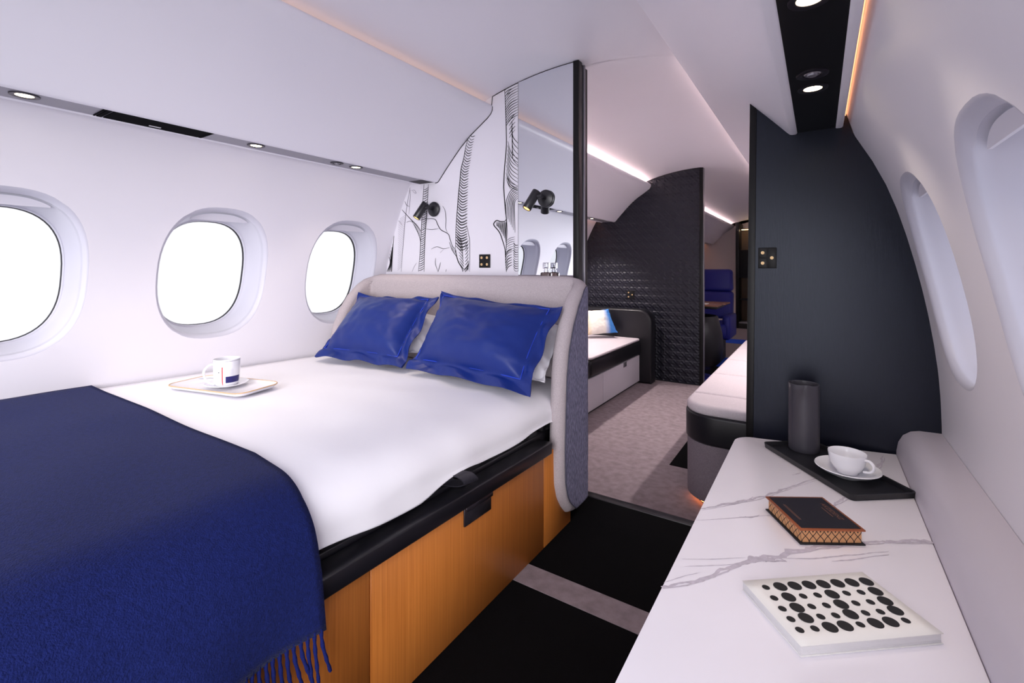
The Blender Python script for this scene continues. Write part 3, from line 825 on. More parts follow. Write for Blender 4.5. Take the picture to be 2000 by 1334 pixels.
def resample(s):
    for i in range(len(S_) - 1):
        if s <= S_[i + 1] or i == len(S_) - 2:
            t = (s - S_[i]) / (S_[i + 1] - S_[i]); a, b = hp_[i], hp_[i + 1]
            d = Vector((b[0] - a[0], b[1] - a[1])).normalized(); return Vector((a[0] + (b[0] - a[0]) * t, a[1] + (b[1] - a[1]) * t)), Vector((d.y, -d.x))
HTOP = 1.012
FRONT = [(.035, .22), (.045, .15), (.06, .10), (.10, .06), (.15, .025), (.21, .005), (.33, 0), (.5, .009), (.62, .018), (.72, .037), (.81, .077), (.895, .136), (.955, .20), (.985, .25), (1.0, .30), (HTOP, .36)]
def ffront(z): return interp(FRONT, z)
def zlim(d):                                    # height range at distance d behind the front tip
    up = interp([(f, z) for z, f in FRONT if z >= .33], d); lo = interp([(f, z) for z, f in reversed(FRONT) if z <= .33], d)
    return lo, up
TT, RR = .033, .036
def hthick(s, z):
    d = min(s, STOT - s); lo, up = zlim(d)
    e = min((d - ffront(z)) * .95, (up - z) * .9, (z - lo) * .9)
    k = min(1, max(0, e / RR)); return TT * math.sqrt(max(0, 1 - (1 - k) ** 2))
zl = [.035 + (HTOP - .035) * (1 - math.cos(PI * k / 70)) / 2 for k in range(71)]
al = [.5 * (1 - math.cos(PI * min(1, k / 130))) for k in range(131)]
al = sorted(set(al + [.5 * k / 60 * .12 for k in range(60)] + [1 - .5 * k / 60 * .12 for k in range(60)]))
inner = []; outer = []
for z in zl:
    f = ffront(z); ri = []; ro_ = []
    for a in al:
        s = f + (STOT - 2 * f) * a; p, nrm = resample(s); q = nrm * hthick(s, z)
        ri.append((p.x + q.x, p.y + q.y, z)); ro_.append((p.x - q.x, p.y - q.y, z))
    inner.append(ri); outer.append(ro_)
hb = tag(empty('headboard', (-1.57, 1.9, 0)), 'beige felt wraparound headboard with a denim grey outer wing', 'headboard')
vs = [v for r in inner for v in r] + [v for r in outer for v in r]; fs = []; n = len(zl); m = len(al); o_ = n * m
for i in range(n - 1):
    for j in range(m - 1):
        fs.append((i * m + j, i * m + j + 1, (i + 1) * m + j + 1, (i + 1) * m + j))
        fs.append((o_ + i * m + j, o_ + (i + 1) * m + j, o_ + (i + 1) * m + j + 1, o_ + i * m + j + 1))
bm = bmesh.new(); bv = [bm.verts.new(v) for v in vs]
for f in fs: bm.faces.new([bv[i] for i in f])
bmesh.ops.remove_doubles(bm, verts=bm.verts, dist=1e-5)
ho = bobj('padded_shell', bm, felt, hb, True, 2.5); ho.matrix_parent_inverse = Matrix.Translation((1.57, -1.9, 0))
# denim cover on the outside of the right wing
dp = []
for k in range(61):
    z = .062 + (.968 - .062) * k / 60; r = []
    s_front = STOT - ffront(z) - (.030 + .012 * max(0, (z - .6)))
    if z < .12: s_front -= .02 * (1 - (z - .062) / .058)
    s_back = STOT - .375
    for j in range(25):
        s = s_back + (max(s_front, s_back + .004) - s_back) * j / 24; p, nrm = resample(s); t = hthick(s, z) + .003
        r.append((p.x - nrm.x * t, p.y - nrm.y * t, z))
    dp.append(r)
o = grid_obj('outer_cover', dp, denim, hb, .0); o.matrix_parent_inverse = Matrix.Translation((1.57, -1.9, 0)); o['label'] = 'denim grey woven outer cover of the wing'
edge = [Vector(v) for v in dp[0]] + [Vector(r[-1]) for r in dp][1:] + [Vector(v) for v in reversed(dp[-1])][1:]
o = tube('piping', edge, .0022, M('grey_piping', (70, 70, 88), .7), hb, 6); o.matrix_parent_inverse = Matrix.Translation((1.57, -1.9, 0))
# ledge behind the headboard with a perfume bottle
tag(box('shelf', (-2.2, -1.0, 1.934, YP - .008, .93, .95), artpanel, None, .002), 'narrow ledge between headboard and bulkhead', 'shelf')
bt = onY(1067, 522, 1.985)
pb = tag(empty('perfume_bottle', (bt.x, 1.985, .95)), 'small glass perfume bottle with chrome cap in front of the mirror', 'bottle')
box('bottle_body', (-.026, .026, -.018, .018, 0, .078), clearg, pb, .008, 3)
lathe('collar', [(.010, .078), (.013, .08), (.013, .088), (.009, .09), (.009, .096)], chrome, pb, seg=24)
box('cap', (-.0135, .0135, -.0135, .0135, .096, .125), chrome, pb, .002)

# ------------------------------------------------------------------ pillows
def pillow(name, BLc, BRc, TRc, TLc, thick, mat, label, group, flange=.055, flange2=None, seed=0, back=.7, pipe=None, wr=1.0, dent=.07):
    BLc, BRc, TRc, TLc = map(Vector, (BLc, BRc, TRc, TLc))
    cen = (BLc + BRc + TRc + TLc) / 4
    wd = ((BRc - BLc).length + (TRc - TLc).length) / 2; ht = ((TLc - BLc).length + (TRc - BRc).length) / 2
    N = (BRc - BLc).cross(TLc - BLc).normalized()
    if flange2 is None: flange2 = flange
    a1, a0 = 1 - 2 * flange / wd, 1 - 2 * flange2 / wd          # right, left inner limits
    b0, b1 = 1 - 2 * flange / ht, 1 - 2 * flange2 / ht          # bottom, top inner limits
    def nu(u, v): return (u / (a1 if u > 0 else a0), v / (b1 if v > 0 else b0))
    ux = (BRc - BLc).normalized(); uy = N.cross(ux).normalized()
    basis = Matrix((ux, uy, N)).transposed().to_4x4(); basis.translation = cen; inv = basis.inverted()
    G = 52
    def P(u, v):
        du = u * (1 - dent * (1 - v * v)); dv = v * (1 - dent * .9 * (1 - u * u))
        return BLc * (1 - du) * (1 - dv) / 4 + BRc * (1 + du) * (1 - dv) / 4 + TRc * (1 + du) * (1 + dv) / 4 + TLc * (1 - du) * (1 + dv) / 4
    def hgt(u, v):
        x, y = nu(u, v)
        if abs(x) >= 1 or abs(y) >= 1: return 0
        return ((1 - abs(x) ** 2.6) * (1 - abs(y) ** 2.6)) ** .6
    def rip(u, v):
        x, y = nu(u, v)
        return min(1, max(0, max(abs(x), abs(y)) - 1) / .1)
    fr_ = []; bk = []
    for i in range(G + 1):
        u = math.sin((i / G - .5) * PI * .96) / math.sin(PI * .48); rf = []; rb_ = []
        for j in range(G + 1):
            v = math.sin((j / G - .5) * PI * .96) / math.sin(PI * .48)
            h = hgt(u, v); p = P(u, v); e = rip(u, v)
            q = Vector((u * 3 + seed, v * 3, seed * 1.7))
            w = wr * (.010 * noise.noise(q) + .006 * noise.noise(q * 2.3)) * (.3 + h)
            # radial gathers toward the corners
            ang = math.atan2(abs(v) - .2, abs(u) - .2); rad = max(0, abs(u) + abs(v) - 1.05)
            w += wr * .010 * rad * math.sin(ang * 16 + seed)
            fl = .011 * e * math.sin((u * 5 + v * 4.2) * 1.7 + seed) + (.012 * e * (abs(u * v) ** 2))
            rf.append(inv @ (p + N * (thick * h + w + fl + .0035))); rb_.append(inv @ (p + N * (-thick * back * h + fl)))
        fr_.append(rf); bk.append(rb_)
    n = G + 1; vs = [v for r in fr_ for v in r] + [v for r in bk for v in r]; fs = []; o_ = n * n
    for i in range(G):
        for j in range(G):
            fs.append((i * n + j, (i + 1) * n + j, (i + 1) * n + j + 1, i * n + j + 1)); fs.append((o_ + i * n + j, o_ + i * n + j + 1, o_ + (i + 1) * n + j + 1, o_ + (i + 1) * n + j))
    for i in range(G):
        for (x, y) in (((i, 0), (i + 1, 0)), ((i + 1, G), (i, G)), ((0, i + 1), (0, i)), ((G, i), (G, i + 1))):
            k0, k1 = x[0] * n + x[1], y[0] * n + y[1]; fs.append((k0, o_ + k0, o_ + k1, k1))
    o = obj(name, vs, fs, mat, None, True, 2.5); o.matrix_world = basis
    tag(o, label, 'pillow' if 'cushion' not in name else 'cushion', group)
    if pipe:
        path = []
        for i in range(160):
            t = i / 160 * 4; k = int(t); f = t - k
            u, v = ((-a0 + (a0 + a1) * f, -b0), (a1, -b0 + (b0 + b1) * f), (a1 - (a0 + a1) * f, b1), (-a0, b1 - (b0 + b1) * f))[k]
            path.append(inv @ (P(u * .995, v * .995) + N * .008))
        tube('piping', path, .0024, pipe, o, 6, True)
    return o
zb = .574
pillow('pillow', onZ(808, 708, zb + .05), onZ(1040, 758, zb + .04), onY(1098, 640, 1.80), onY(850, 612, 1.81), .085, pillw, 'white pillow tucked behind the right blue pillow', 'white pillows', .012, None, 5, .55, None, 1.2).location.y += .09
pillow('pillow', onZ(655, 690, zb + .05), onZ(812, 700, zb + .05), onY(842, 622, 1.81), onY(700, 615, 1.81), .08, pillw, 'white pillow tucked behind the left blue pillow', 'white pillows', .012, None, 9, .55, None, 1.2).location.y += .09
pillow('pillow', onZ(617, 699, zb + .01), onZ(787, 722, zb + .012), onY(858, 582, 1.77), onY(703, 576, 1.79), .085, satin, 'shiny blue satin pillow on the window side of the bed', 'blue satin pillows', .055, .014, 2, .5, pipeblue, .7)
pillow('pillow', onZ(797, 723, zb + .012), onZ(1036, 776, zb + .012), onY(1102, 602, 1.72), onY(866, 572, 1.75), .095, satin, 'larger shiny blue satin pillow nearest the aisle', 'blue satin pillows', .055, .014, 3.3, .5, pipeblue, .7)

# ------------------------------------------------------------------ breakfast tray on the bed
def dish_profile(r, h): return [(0, .0), (r * .42, 0), (r * .45, .003), (r * .8, h * .55), (r, h), (r * .985, h + .002), (r * .78, h * .62 + .002), (r * .45, .0065), (r * .3, .0045), (0, .0045)]
zt_ = .592
cs = [onZ(*p, zt_) for p in ((326, 757), (476, 776), (556, 750), (392, 737))]
tc_ = sum(cs, Vector()) / 4; ux = (cs[1] - cs[0]); ang = math.atan2(ux.y, ux.x)
wl, wd_ = ux.length * .99, (cs[2] - cs[1]).length * .98
tr = tag(empty('serving_tray', (tc_.x, tc_.y, zt_ - .004), ang), 'white rectangular tray with thin wooden rim on the bed', 'tray')
def ring_tray(nm, par, l, w, r, zl, mat, rimmat=None, rimw=.006, rimh=.012, flare=.012):
    vs = []; fs = []; n = 28
    loops = [(0, 0), (flare, rimh), (flare - rimw * .5, rimh + .001), (flare - rimw, rimh - .001), (-rimw, .005)]
    for off, z in loops:
        for p in rrect(-l / 2 + flare - off, l / 2 - flare + off, -w / 2 + flare - off, w / 2 - flare + off, max(.004, r + off), 6): vs.append((p[0], p[1], z + zl))
    for i in range(len(loops) - 1):
        for k in range(n): fs.append((i * n + k, i * n + (k + 1) % n, (i + 1) * n + (k + 1) % n, (i + 1) * n + k))
    fs.append(tuple(reversed(range(n)))); fs.append(tuple((len(loops) - 1) * n + k for k in range(n)))
    o = obj(nm, vs, fs, mat, par, True, .6)
    if rimmat:
        tube('rim', [(p[0], p[1], zl + rimh + .0008) for p in rrect(-l / 2 + .001, l / 2 - .001, -w / 2 + .001, w / 2 - .001, max(.004, r + flare), 6)], .0022, rimmat, par, 6, True)
    return o
ring_tray('tray_body', tr, wl, wd_, .03, 0, M('tray_white', (232, 230, 236), .35), M('wood_rim', (206, 170, 130), .5))
mz = zt_ + .002
mp_ = onZ(443, 750, mz + .008)
sc_ = tag(lathe('saucer', dish_profile(.075, .014), porc, None, (0, 0, 0), 48), 'white saucer under the mug on the bed tray', 'saucer'); sc_.location = (mp_.x, mp_.y, mz)
def mug():
    e = tag(empty('mug', (mp_.x, mp_.y, mz + .0055)), 'white porcelain mug with navy block and red line on the bed tray', 'mug')
    R = .045; Hh = .102
    prof = [(0, .004), (R * .7, .002), (R * .72, 0), (R * .84, .003), (R * .93, .012), (R * .97, .026), (R, .06), (R * 1.01, Hh - .002), (R * 1.0, Hh), (R * .965, Hh - .001), (R * .95, .06), (R * .92, .026), (R * .8, .01), (0, .007)]
    lathe('mug_body', prof, porc, e, seg=48)
    va = Vector((0 - mp_.x, 0 - mp_.y)).normalized(); base = math.atan2(va.y, va.x)
    def patch(nm, a0, a1, z0, z1, mat, zf=None):
        vs = []; fs = []; K = 14
        for i in range(K + 1):
            a = base + a0 + (a1 - a0) * i / K; za, zb_ = (z0, z1) if zf is None else zf(i / K)
            for z in [za + (zb_ - za) * q_ / 8 for q_ in range(9)]:
                r = interp([(p[1], p[0]) for p in prof[3:8]], z) + .0006; vs.append((r * math.cos(a), r * math.sin(a), z))
        for i in range(K):
            for j in range(8): fs.append((i * 9 + j, (i + 1) * 9 + j, (i + 1) * 9 + j + 1, i * 9 + j + 1))
        obj(nm, vs, fs, mat, e, True)
    patch('red_line', -.37, -.30, .008, .076, M('print_red', (200, 40, 46), .4))
    patch('navy_block', -.09, 1.12, .015, .039, M('print_navy', (24, 22, 98), .4))
    patch('rim_line', -1.5, 1.5, Hh - .006, Hh - .005, M('print_grey', (90, 84, 110), .4))
    for i in range(14): patch('grey_line', -.24 + .055 * i, -.236 + .055 * i + .008, .043, .066, M('print_pale', (205, 205, 218), .4))
    patch('dot', -.65, -.58, .054, .058, ink)
    ha = math.atan2(-.86, -.50); ca, sa = math.cos(ha), math.sin(ha)
    hpth = [(R * .98, .082), (R * 1.3, .078), (R * 1.62, .062), (R * 1.66, .044), (R * 1.45, .022), (R * 1.1, .008), (R * .88, .006)]
    tube('handle', smooth_poly([(r * ca, r * sa, z) for r, z in hpth], 5), .0042, porc, e, 10)
mug()
sp = onZ(395, 742, mz + .012)
spn = tag(empty('teaspoon', (sp.x, sp.y, mz + .014), math.atan2(mp_.y - sp.y + .05, mp_.x - sp.x)), 'small steel teaspoon lying on the saucer behind the mug', 'spoon')
lathe('bowl', [(0, 0), (.006, .0007), (.010, .003), (.0105, .0035), (.006, .0015), (0, .0008)], chrome, spn, seg=24, fn=lambda p: Vector((p.x * 1.5, p.y, p.z)))
tube('handle', [(.013, 0, .003), (.03, 0, .005), (.06, 0, .004), (.085, 0, .003)], lambda t: .0013 + .0012 * t, chrome, spn, 8)

# ------------------------------------------------------------------ counter
ZC = .425
XC0 = -.258; XC1 = .216
cr = tag(empty('counter', (0, 1, 0)), 'white marble-topped side counter along the right wall', 'counter')
def cpar(o): o.parent = cr; o.matrix_parent_inverse = Matrix.Translation((0, -1, 0)); return o
yl, yr = onZ(1456, 851, ZC).y, onZ(1749, 887, ZC).y
top = []
rc = .07
for k in range(9):
    a = PI - PI / 2 * k / 8; top.append((XC0 + rc + rc * math.cos(a), yl - rc + rc * math.sin(a)))
top += [(XC1, min(yr, YP - .012)), (XC1, -.5), (XC0, -.5)]
wt = cpar(prism('worktop', top, ZC - .025, ZC, 'Z', marble, None, .003, 2))
cpar(box('cabinet_body', (XC0 + .03, XC1 + .06, -.48, 1.9, 0, ZC - .026), M('counter_white', (216, 212, 220), .5), None, .004))
for i in range(4): cpar(box('cabinet_door', (XC0 + .012, XC0 + .03, -.45 + i * .58, .12 + i * .58, .03, ZC - .035), M('counter_white', (216, 212, 220), .5), None, .003))
led = [(XC1 + .001, ZC - .02), (XC1 + .001, ZC + .01), (XC1 + .006, ZC + .04), (XC1 + .018, ZC + .065), (XC1 + .038, ZC + .081), (XC1 + .06, ZC + .087), (wallx(1, ZC + .09) - .001, ZC + .088), (wallx(1, ZC) - .003, ZC - .02)]
cpar(prism('wall_ledge', led, -.5, YP - .004, 'Y', satinwall, None, 0, smooth=True))['label'] = 'satin grey rounded ledge where counter meets wall'
# veins
C6 = lambda x, y: (1200 + x * .4, 830 + y * .4)
def veinpoly(name, pts, w, seed):
    P = [onZ(*C6(*p), ZC + .0003 + .00002 * (seed % 37)) for p in pts]; P = smooth_poly(P, 10); n = len(P); vs = []; fs = []
    for i, p in enumerate(P):
        t = (P[min(i + 1, n - 1)] - P[max(i - 1, 0)]).normalized(); q = Vector((-t.y, t.x, 0)); k = i / (n - 1)
        ww = w * (.25 + .75 * math.sin(PI * (k * .9 + .05))) * (.55 + .9 * abs(noise.noise(Vector((i * .35, seed, 0)))))
        j = q * w * .8 * noise.noise(Vector((i * .22, seed + 5, 2)))
        vs.append(p + j + q * ww * (.6 + .5 * noise.noise(Vector((i * .8, seed, 9))))); vs.append(p + j - q * ww * (.6 + .5 * noise.noise(Vector((i * .8, seed + 3, 4)))))
    for i in range(n - 1): fs.append((2 * i, 2 * i + 1, 2 * i + 3, 2 * i + 2))
    vs = [(v.x - 0, v.y, v.z) for v in vs]
    o = obj(name, vs, fs, vein, wt); return o
for i, (pts, w) in enumerate((
        ([(228, 790), (380, 765), (520, 715), (640, 665), (760, 645), (900, 612), (1050, 590), (1200, 575), (1350, 568), (1560, 570)], .0085),
        ([(630, 670), (700, 650), (760, 655), (830, 655)], .010), ([(1330, 568), (1450, 565), (1560, 570)], .006),
        ([(830, 650), (950, 652), (1080, 640), (1200, 630), (1340, 617)], .0022), ([(1060, 665), (1180, 655), (1340, 632)], .0018),
        ([(330, 655), (480, 655), (640, 648)], .0010), ([(340, 690), (480, 685), (600, 678)], .0012), ([(240, 770), (330, 740), (420, 720)], .0010),
        ([(425, 408), (520, 390), (620, 370), (700, 355), (780, 330), (860, 300), (980, 262)], .005), ([(500, 392), (600, 380), (680, 352)], .004),
        ([(395, 465), (500, 460), (600, 452), (700, 445), (790, 438)], .0014), ([(610, 448), (660, 450), (710, 440)], .003),
        ([(1060, 392), (1100, 372), (1140, 352)], .005), ([(1270, 215), (1300, 190), (1312, 150)], .005), ([(870, 245), (910, 232)], .002))):
    veinpoly('marble_vein', pts, w * 1.5, i * 3.1)
    if w > .004: veinpoly('marble_vein', [(p[0] + 6, p[1] + 9) for p in pts], w * .7, i * 3.1 + 50)

# tray, carafe, cup, saucer
def oriented(name, pts, z, label, cat):
    c = sum(pts, Vector()) / 4; u = pts[1] - pts[0]; e = tag(empty(name, (c.x, c.y, z), math.atan2(u.y, u.x)), label, cat)
    return e, (u.length + (pts[2] - pts[3]).length) / 2, ((pts[2] - pts[1]).length + (pts[3] - pts[0]).length) / 2
tz = ZC + .014
A, B = onZ(1489, 864, tz), onZ(1664, 970, tz); D_ = onZ(1762, 948, tz)
u = (B - A).normalized(); q = Vector((-u.y, u.x, 0)); wdt = (D_ - B).dot(q)
tp = [A, B, B + q * wdt, A + q * wdt]
e, l, w = oriented('serving_tray', tp, ZC + .0005, 'long black tray on the marble counter holding carafe and cup', 'tray')
ring_tray('tray_body', e, l, w, .012, 0, trayblk, None, .006, .016, .003)
vp = onZ(1570, 878, ZC + .006)
ca_ = tag(empty('carafe', (vp.x, vp.y, ZC + .006)), 'tall dark ceramic carafe standing on the black tray', 'carafe')
R = .046; Hh = .226
def spout(p):
    r = math.hypot(p.x, p.y)
    if r < 1e-6: return p
    a = math.atan2(p.y, p.x) - math.radians(-80); a = (a + PI) % (2 * PI) - PI
    k = max(0, (p.z - Hh * .72) / (Hh * .28)) ** 1.6 * math.exp(-(a / .28) ** 2)
    return Vector((p.x * (1 + .16 * k), p.y * (1 + .16 * k), p.z + .004 * k))
lathe('carafe_body', [(0, 0), (R * .94, 0), (R, .004)] + [(R, Hh * i / 12) for i in range(1, 12)] + [(R, Hh - .002), (R * .985, Hh), (R * .94, Hh), (R * .925, Hh - .003)] + [(R * .92, Hh * i / 12) for i in range(11, 0, -1)] + [(0, .012)], ceram, ca_, seg=64, fn=spout)
sp_ = onZ(1655, 921, ZC + .018)
so = tag(lathe('saucer', dish_profile(.083, .026), porc, None, (0, 0, 0), 56), 'white porcelain saucer on the black tray', 'saucer'); so.location = (sp_.x, sp_.y, ZC + .0062)
cu_ = tag(empty('teacup', (sp_.x, sp_.y + .012, ZC + .0112)), 'wide white porcelain teacup on the saucer', 'cup')
lathe('cup_body', [(0, .004), (.022, .003), (.024, 0), (.027, .001), (.028, .006), (.037, .016), (.044, .03), (.047, .046), (.049, .06), (.0485, .0612), (.0472, .06), (.045, .046), (.042, .031), (.034, .016), (.02, .009), (0, .008)], porc, cu_, seg=56)
ha = math.radians(-28); cA, sA = math.cos(ha), math.sin(ha)
tube('handle', smooth_poly([(r * cA, r * sA, z) for r, z in ((.046, .052), (.058, .053), (.068, .045), (.069, .033), (.060, .022), (.044, .018))], 5), lambda t: .0038, porc, cu_, 10, False, 1.5)

# black book with copper edge
zt = ZC + .035
bp_ = [onZ(1563, 1034, zt), onZ(1691, 1036, zt), onZ(1607, 971, zt), onZ(1495, 969, zt)]
e, l, w = oriented('notebook', bp_, ZC, 'black hardback notebook with copper border and patterned gilt page edges', 'book')
box('back_cover', (-l / 2, l / 2, -w / 2, w / 2, 0, .003), blkm, e, .0006)
box('front_cover', (-l / 2, l / 2, -w / 2, w / 2, .0315, .035), copper, e, .0006)
box('cover_panel', (-l / 2 + .006, l / 2 - .006, -w / 2 + .006, w / 2 - .006, .0345, .0354), M('cover_black', (26, 25, 36), .5), e, 0)
pb_ = box('page_block', (-l / 2 + .006, l / 2 - .006, -w / 2 + .005, w / 2 - .004, .003, .0315), goldedge, e, 0)
def lattice(nm, L, place, cells):
    vs = []; fs = []
    def rib(pts, wdt):
        b = len(vs); n = len(pts)
        for i, p in enumerate(pts):
            t = Vector(pts[min(i + 1, n - 1)]) - Vector(pts[max(i - 1, 0)]); t.normalize(); qx, qz = -t.y * wdt, t.x * wdt
            vs.append(place(p[0] + qx, p[1] + qz)); vs.append(place(p[0] - qx, p[1] - qz))
        for i in range(n - 1): fs.append((b + 2 * i, b + 2 * i + 1, b + 2 * i + 3, b + 2 * i + 2))
    cw = L / cells
    for c in range(cells):
        x0 = -L / 2 + c * cw
        for sgn in (0, 1):
            pts = []
            for k in range(9):
                t = k / 8; x = x0 + cw * (.5 - .5 * math.cos(PI * t) if not sgn else .5 + .5 * math.cos(PI * t)); pts.append((x, .004 + .027 * (t if 1 else 0)))
            rib(pts, .0008)
        rib([(x0 + cw / 2, .026), (x0 + cw / 2, .0315)], .0014); rib([(x0, .0035), (x0, .008)], .0012)
    rib([(-L / 2, .0035), (L / 2, .0035)], .0005)
    obj(nm, vs, fs, ink, pb_)
lattice('edge_pattern', l - .012, lambda x, z: (x, -w / 2 + .0048, z), 8)
lattice('edge_pattern', w - .009, lambda x, z: (-l / 2 + .0058, x, z), 9)
text_obj('title_print', 'AKZIDENZ', .0155, goldink, e, Matrix.Translation((l / 2 - .024, 0.004, .0357)) @ Matrix.Rotation(-PI / 2, 4, 'Z'))
box('subtitle_print', (l / 2 - .037, l / 2 - .0355, -.02, .022, .0354, .0357), goldink, e, 0)
box('line_print', (-l / 2 + .022, -l / 2 + .0232, -.035, .035, .0354, .0357), goldink, e, 0)
box('line_print', (-l / 2 + .0255, -l / 2 + .0264, -.035, .035, .0354, .0357), goldink, e, 0)
# dotted notebook
zt = ZC + .018
np_ = [onZ(1557, 1262, zt), onZ(1823, 1238, zt), onZ(1705, 1119, zt), onZ(1453, 1131, zt)]
e, l, w = oriented('sketchbook', np_, ZC, 'white sketchbook with rows of black dots on its cover', 'book')
box('back_cover', (-l / 2, l / 2, -w / 2, w / 2, 0, .0015), paper, e, .0004)
box('page_block', (-l / 2 + .001, l / 2 - .002, -w / 2 + .002, w / 2 - .001, .0015, .0165), pagesm, e, .0004)
fc = []
NXC = 12
for i in range(NXC + 1):
    r = []
    for j in range(7):
        x = -l / 2 + l * i / NXC; y = -w / 2 + w * j / 6; r.append((x, y, .0168 + .0015 * max(0, 1 - j / 2.0) * .4))
    fc.append(r)
o = grid_obj('front_cover', fc, paper, e, .0008)
rows = ['sBBBBBBB', 'sBssBssB', 'sBssBssB', 'sBssBssB', 'ssBBsBBs']
rp = [[(740, 793), (1230, 765)], [(780, 845), (1275, 812)], [(820, 897), (1322, 859)], [(862, 948), (1372, 906)], [(905, 1001), (1423, 955)]]
Minv = (Matrix.Translation(e.location) @ Matrix.Rotation(e.rotation_euler.z, 4, 'Z')).inverted()
dm = {}
for k, rad in (('B', .0121), ('s', .0069)):
    vs = [(rad * math.cos(2 * PI * i / 28), rad * math.sin(2 * PI * i / 28), 0) for i in range(28)]
    me = bpy.data.meshes.new('dot'); me.from_pydata(vs, [], [tuple(range(28))]); me.materials.append(ink); dm[k] = me
for rw, ((ax, ay), (bx_, by)) in zip(rows, rp):
    for i, ch in enumerate(rw):
        f = i / 7; p = Minv @ onZ(*C6(ax + (bx_ - ax) * f, ay + (by - ay) * f), zt)
        d = bpy.data.objects.new('printed_dot', dm[ch]); COL.objects.link(d); d.parent = e; d.location = (p.x, p.y, .0182)

# ------------------------------------------------------------------ lounge: left divan
dv = tag(empty('divan', (-1.9, 3.4, ZF1)), 'lounge divan on the left with pale drawer base and black seat band', 'sofa')
def dpar(o): o.parent = dv; o.matrix_parent_inverse = Matrix.Translation((1.9, -3.4, -ZF1)); return o
XD = -1.50
dpar(box('base', (-2.24, XD - .03, 2.12, 4.6, ZF1, .17), blkm, None, 0))
for y0, y1 in ((2.12, 3.05), (3.055, 3.66), (3.666, 4.60)):
    dpar(box('drawer_front', (XD - .022, XD, y0, y1, ZF1 + .03, .178), drawerw, None, .002))
dpar(box('drawer_pull', (XD, XD + .004, 4.14, 4.22, .135, .178), steel, None, .001))
dpar(box('floor_light', (XD - .06, XD - .05, 2.14, 4.58, ZF1 + .004, ZF1 + .012), floor_w, None, 0))
for y0, y1 in ((2.12, 3.38), (3.385, 4.615)):
    o = dpar(box('seat_cushion', (-2.25, XD + .012, y0, y1, .182, .325), leather, None, .03, 4))
    dpar(prism('seat_cover', rrect(-2.245, XD + .008, y0 + .006, y1 - .006, .04), .322, .345, 'Z', sofafab, None, .012, 3))
arm = [(XD + .11, ZF1 + .005), (-2.26, ZF1 + .005), (-2.26, .628)] + [(XD + .11 - .12 + .12 * math.sin(PI / 2 * k / 8), .628 - .12 + .12 * math.cos(PI / 2 * k / 8)) for k in range(9)]
dpar(prism('armrest', arm, 4.62, 4.78, 'Y', leather, None, .022, 4))
a = onY(1150, 612, 4.42)
pillow('cushion', onY(1146, 655, 4.30), onY(1206, 650, 4.50), onY(1188, 604, 4.56), onY(1140, 607, 4.40), .06, dyed, 'cream and sky-blue dyed cushion on the left divan', None, .004, None, 1.3, .9, None, .5, .05)

# right sofa
sf = tag(empty('sofa', (-.15, 3.5, ZF1)), 'long grey sofa with black band beyond the black bulkhead', 'sofa')
def spar(o): o.parent = sf; o.matrix_parent_inverse = Matrix.Translation((.15, -3.5, -ZF1)); return o
def sofa_out(x0, y0, y1, r, g=0):
    o = []
    for k in range(11):
        a = PI + PI / 2 * k / 10; o.append((x0 - g + r + r * math.cos(a), y0 - g + r + r * math.sin(a)))
    o += [(.26, y0 - g), (.26, y1), (x0 - g, y1)]
    return o
XS, YS = -.572, 2.36
spar(prism('base', sofa_out(XS + .005, YS + .005, 4.75, .16), ZF1 + .035, .205, 'Z', sofabase, None, .004, 2))
spar(prism('plinth', sofa_out(XS + .05, YS + .05, 4.72, .12), ZF1, ZF1 + .035, 'Z', blkm, None))
spar(tube('floor_light', [(p[0], p[1], ZF1 + .02) for p in sofa_out(XS + .04, YS + .04, 4.6, .13)[:11]] + [], .006, floor_w, None, 6))
spar(prism('seat_band', sofa_out(XS, YS, 4.76, .16), .205, .345, 'Z', leather, None, .012, 3))
ys_ = [YS + .01, 2.62, 3.15, 3.68, 4.21, 4.74]
for i, (y0, y1) in enumerate(zip(ys_, ys_[1:])):
    out = sofa_out(XS + .006, y0, y1 - .004, .14) if i == 0 else [(XS + .006, y0), (.26, y0), (.26, y1 - .004), (XS + .006, y1 - .004)]
    spar(prism('seat_cushion', out, .338, .392, 'Z', sofafab, None, .022, 4))

# ------------------------------------------------------------------ far cabin
fw = tag(prism('wall_far', [(-2.3, ZF2), (-2.1, 1.7), (CX - .57, 1.95), (CX - .3, 2.01), (CX, 2.035), (onY(1437, 500, YF).x, 2.03), (onY(1437, 500, YF).x, ZF2)], YF, YF + .05, 'Y', creamwall, smooth=False), 'cream bulkhead wall at the far end of the cabin', kind='structure')
tag(box('wall_far_right', (onY(1437, 500, YF).x, .3, YF + .3, YF + .35, ZF2, 2.03), creamwall, None, 0), 'dim cream wall behind the galley cabinet', kind='structure')
cb = tag(empty('galley_cabinet', (onY(1440, 500, YF - .3).x, YF - .3, ZF2)), 'tall dark galley cabinet with lit shelf at the far end', 'cabinet')
wc = .5
box('side_panel', (-.03, .03, 0, .6, 0, 2.1), blk, cb, .003); box('side_panel', (wc - .03, wc, 0, .4, 0, 2.0), blk, cb, .003)
box('back_panel', (.03, wc - .03, .38, .4, 0, 2.0), M('bronze_panel', (120, 96, 70), .4), cb, 0)
box('door', (.03, wc - .03, .0, .03, 1.0, 1.55), blk, cb, .003); box('door', (.03, wc - .03, 0, .03, 0, .1), blkm, cb, .003)
box('shelf', (.03, wc - .03, .0, .38, .1, .125), steel, cb, .002); box('shelf', (.03, wc - .03, 0, .38, .56, .58), blk, cb, .002)
box('shelf_light', (.05, wc - .05, .2, .24, 1.96, 1.97), EM('shelf_glow', (255, 220, 170), 3), cb, 0)

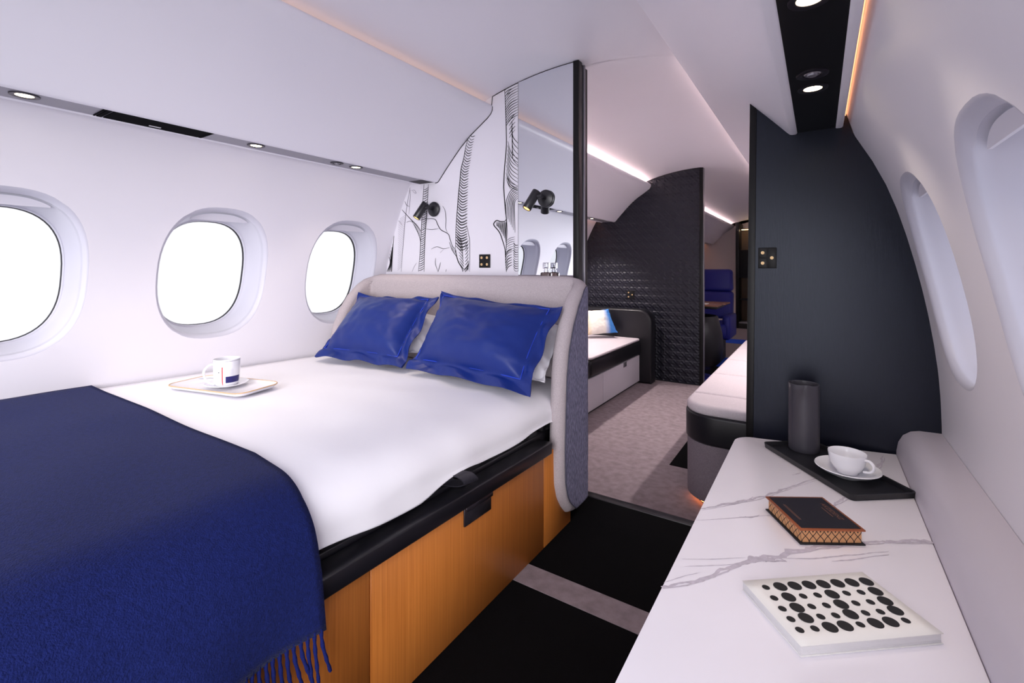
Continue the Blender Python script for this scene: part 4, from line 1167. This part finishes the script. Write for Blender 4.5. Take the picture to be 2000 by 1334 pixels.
def seat(name, loc, rz, label, mat, kmat):
    e = tag(empty(name, loc, rz), label, 'seat')
    def loft_cush(nm, w0, w1, y0, y1, z0, z1, t, par=e, m=mat):
        return box(nm, (-w0, w0, y0 - t / 2, y0 + t / 2, z0, z1), m, par, min(.05, t * .4), 4, lambda c: (c.x * (1 + (w1 / w0 - 1) * (c.z - z0) / (z1 - z0)), c.y + (y1 - y0) * (c.z - z0) / (z1 - z0), c.z))
    loft_cush('headrest', .27, .255, .40, .43, .88, 1.18, .15)
    loft_cush('backrest', .28, .275, .30, .39, .52, .885, .16)
    box('seat_cushion', (-.27, .27, -.28, .30, .33, .50), mat, e, .05, 4)
    for s in (-1, 1): box('armrest', (s * .27 - .045, s * .27 + .045, -.2, .36, .3, .60), mat, e, .03, 3)
    box('pedestal', (-.2, .2, -.16, .26, 0, .33), kmat, e, .03, 3)
    return e
p = onY(1400, 600, 6.75)
seat('cabin_seat', (onY(1398, 600, 6.6).x - .10, 6.5, ZF2), 0, 'royal blue leather cabin seat facing the bedroom', blueseat, blkm)
tb = tag(empty('side_table', (onY(1390, 600, 6.0).x, 5.95, ZF2)), 'small walnut folding table in front of the blue seat', 'table')
zt1 = onY(1420, 592, 6.2).z - ZF2
box('table_leaf', (-.55, .16, .02, .36, zt1 - .01, zt1 + .008), walnut, tb, .004); box('table_leaf', (-.55, .13, -.30, .0, zt1 - .012, zt1 + .006), walnut, tb, .004)
box('under_frame', (-.5, .1, -.2, .3, zt1 - .045, zt1 - .013), blk, tb, .004); box('support', (-.5, -.42, -.05, .1, 0, zt1 - .04), blk, tb, .004)
tag(box('magazine', (onY(1372, 596, 5.9).x - .2, onY(1386, 596, 5.9).x, 5.72, 5.86, zt1 + ZF2 + .0065, zt1 + ZF2 + .016), paper, None, .001), 'white magazine lying on the walnut table', 'magazine')
# dark armchair seen from behind, left of the table
ac = tag(empty('armchair', (onY(1378, 640, 5.25).x - .14, 5.35, ZF2)), 'dark leather swivel armchair with blue seat, half hidden by the quilted bulkhead', 'armchair')
lathe('shell', [(.0, .12), (.20, .13), (.27, .2), (.30, .34), (.29, .5), (.25, .68), (.235, .69), (.24, .66), (.27, .5), (.275, .34), (.24, .22), (0, .2)], leather, ac, seg=40, fn=lambda p: Vector((p.x, p.y - .05 * p.z, p.z)))
lathe('seat_cushion', [(0, .2), (.23, .2), (.26, .3), (.25, .40), (.2, .43), (0, .435)], blueseat, ac, seg=36)
lathe('pedestal', [(.22, 0), (.22, .02), (.06, .04), (.05, .13)], blueseat, ac, seg=32)
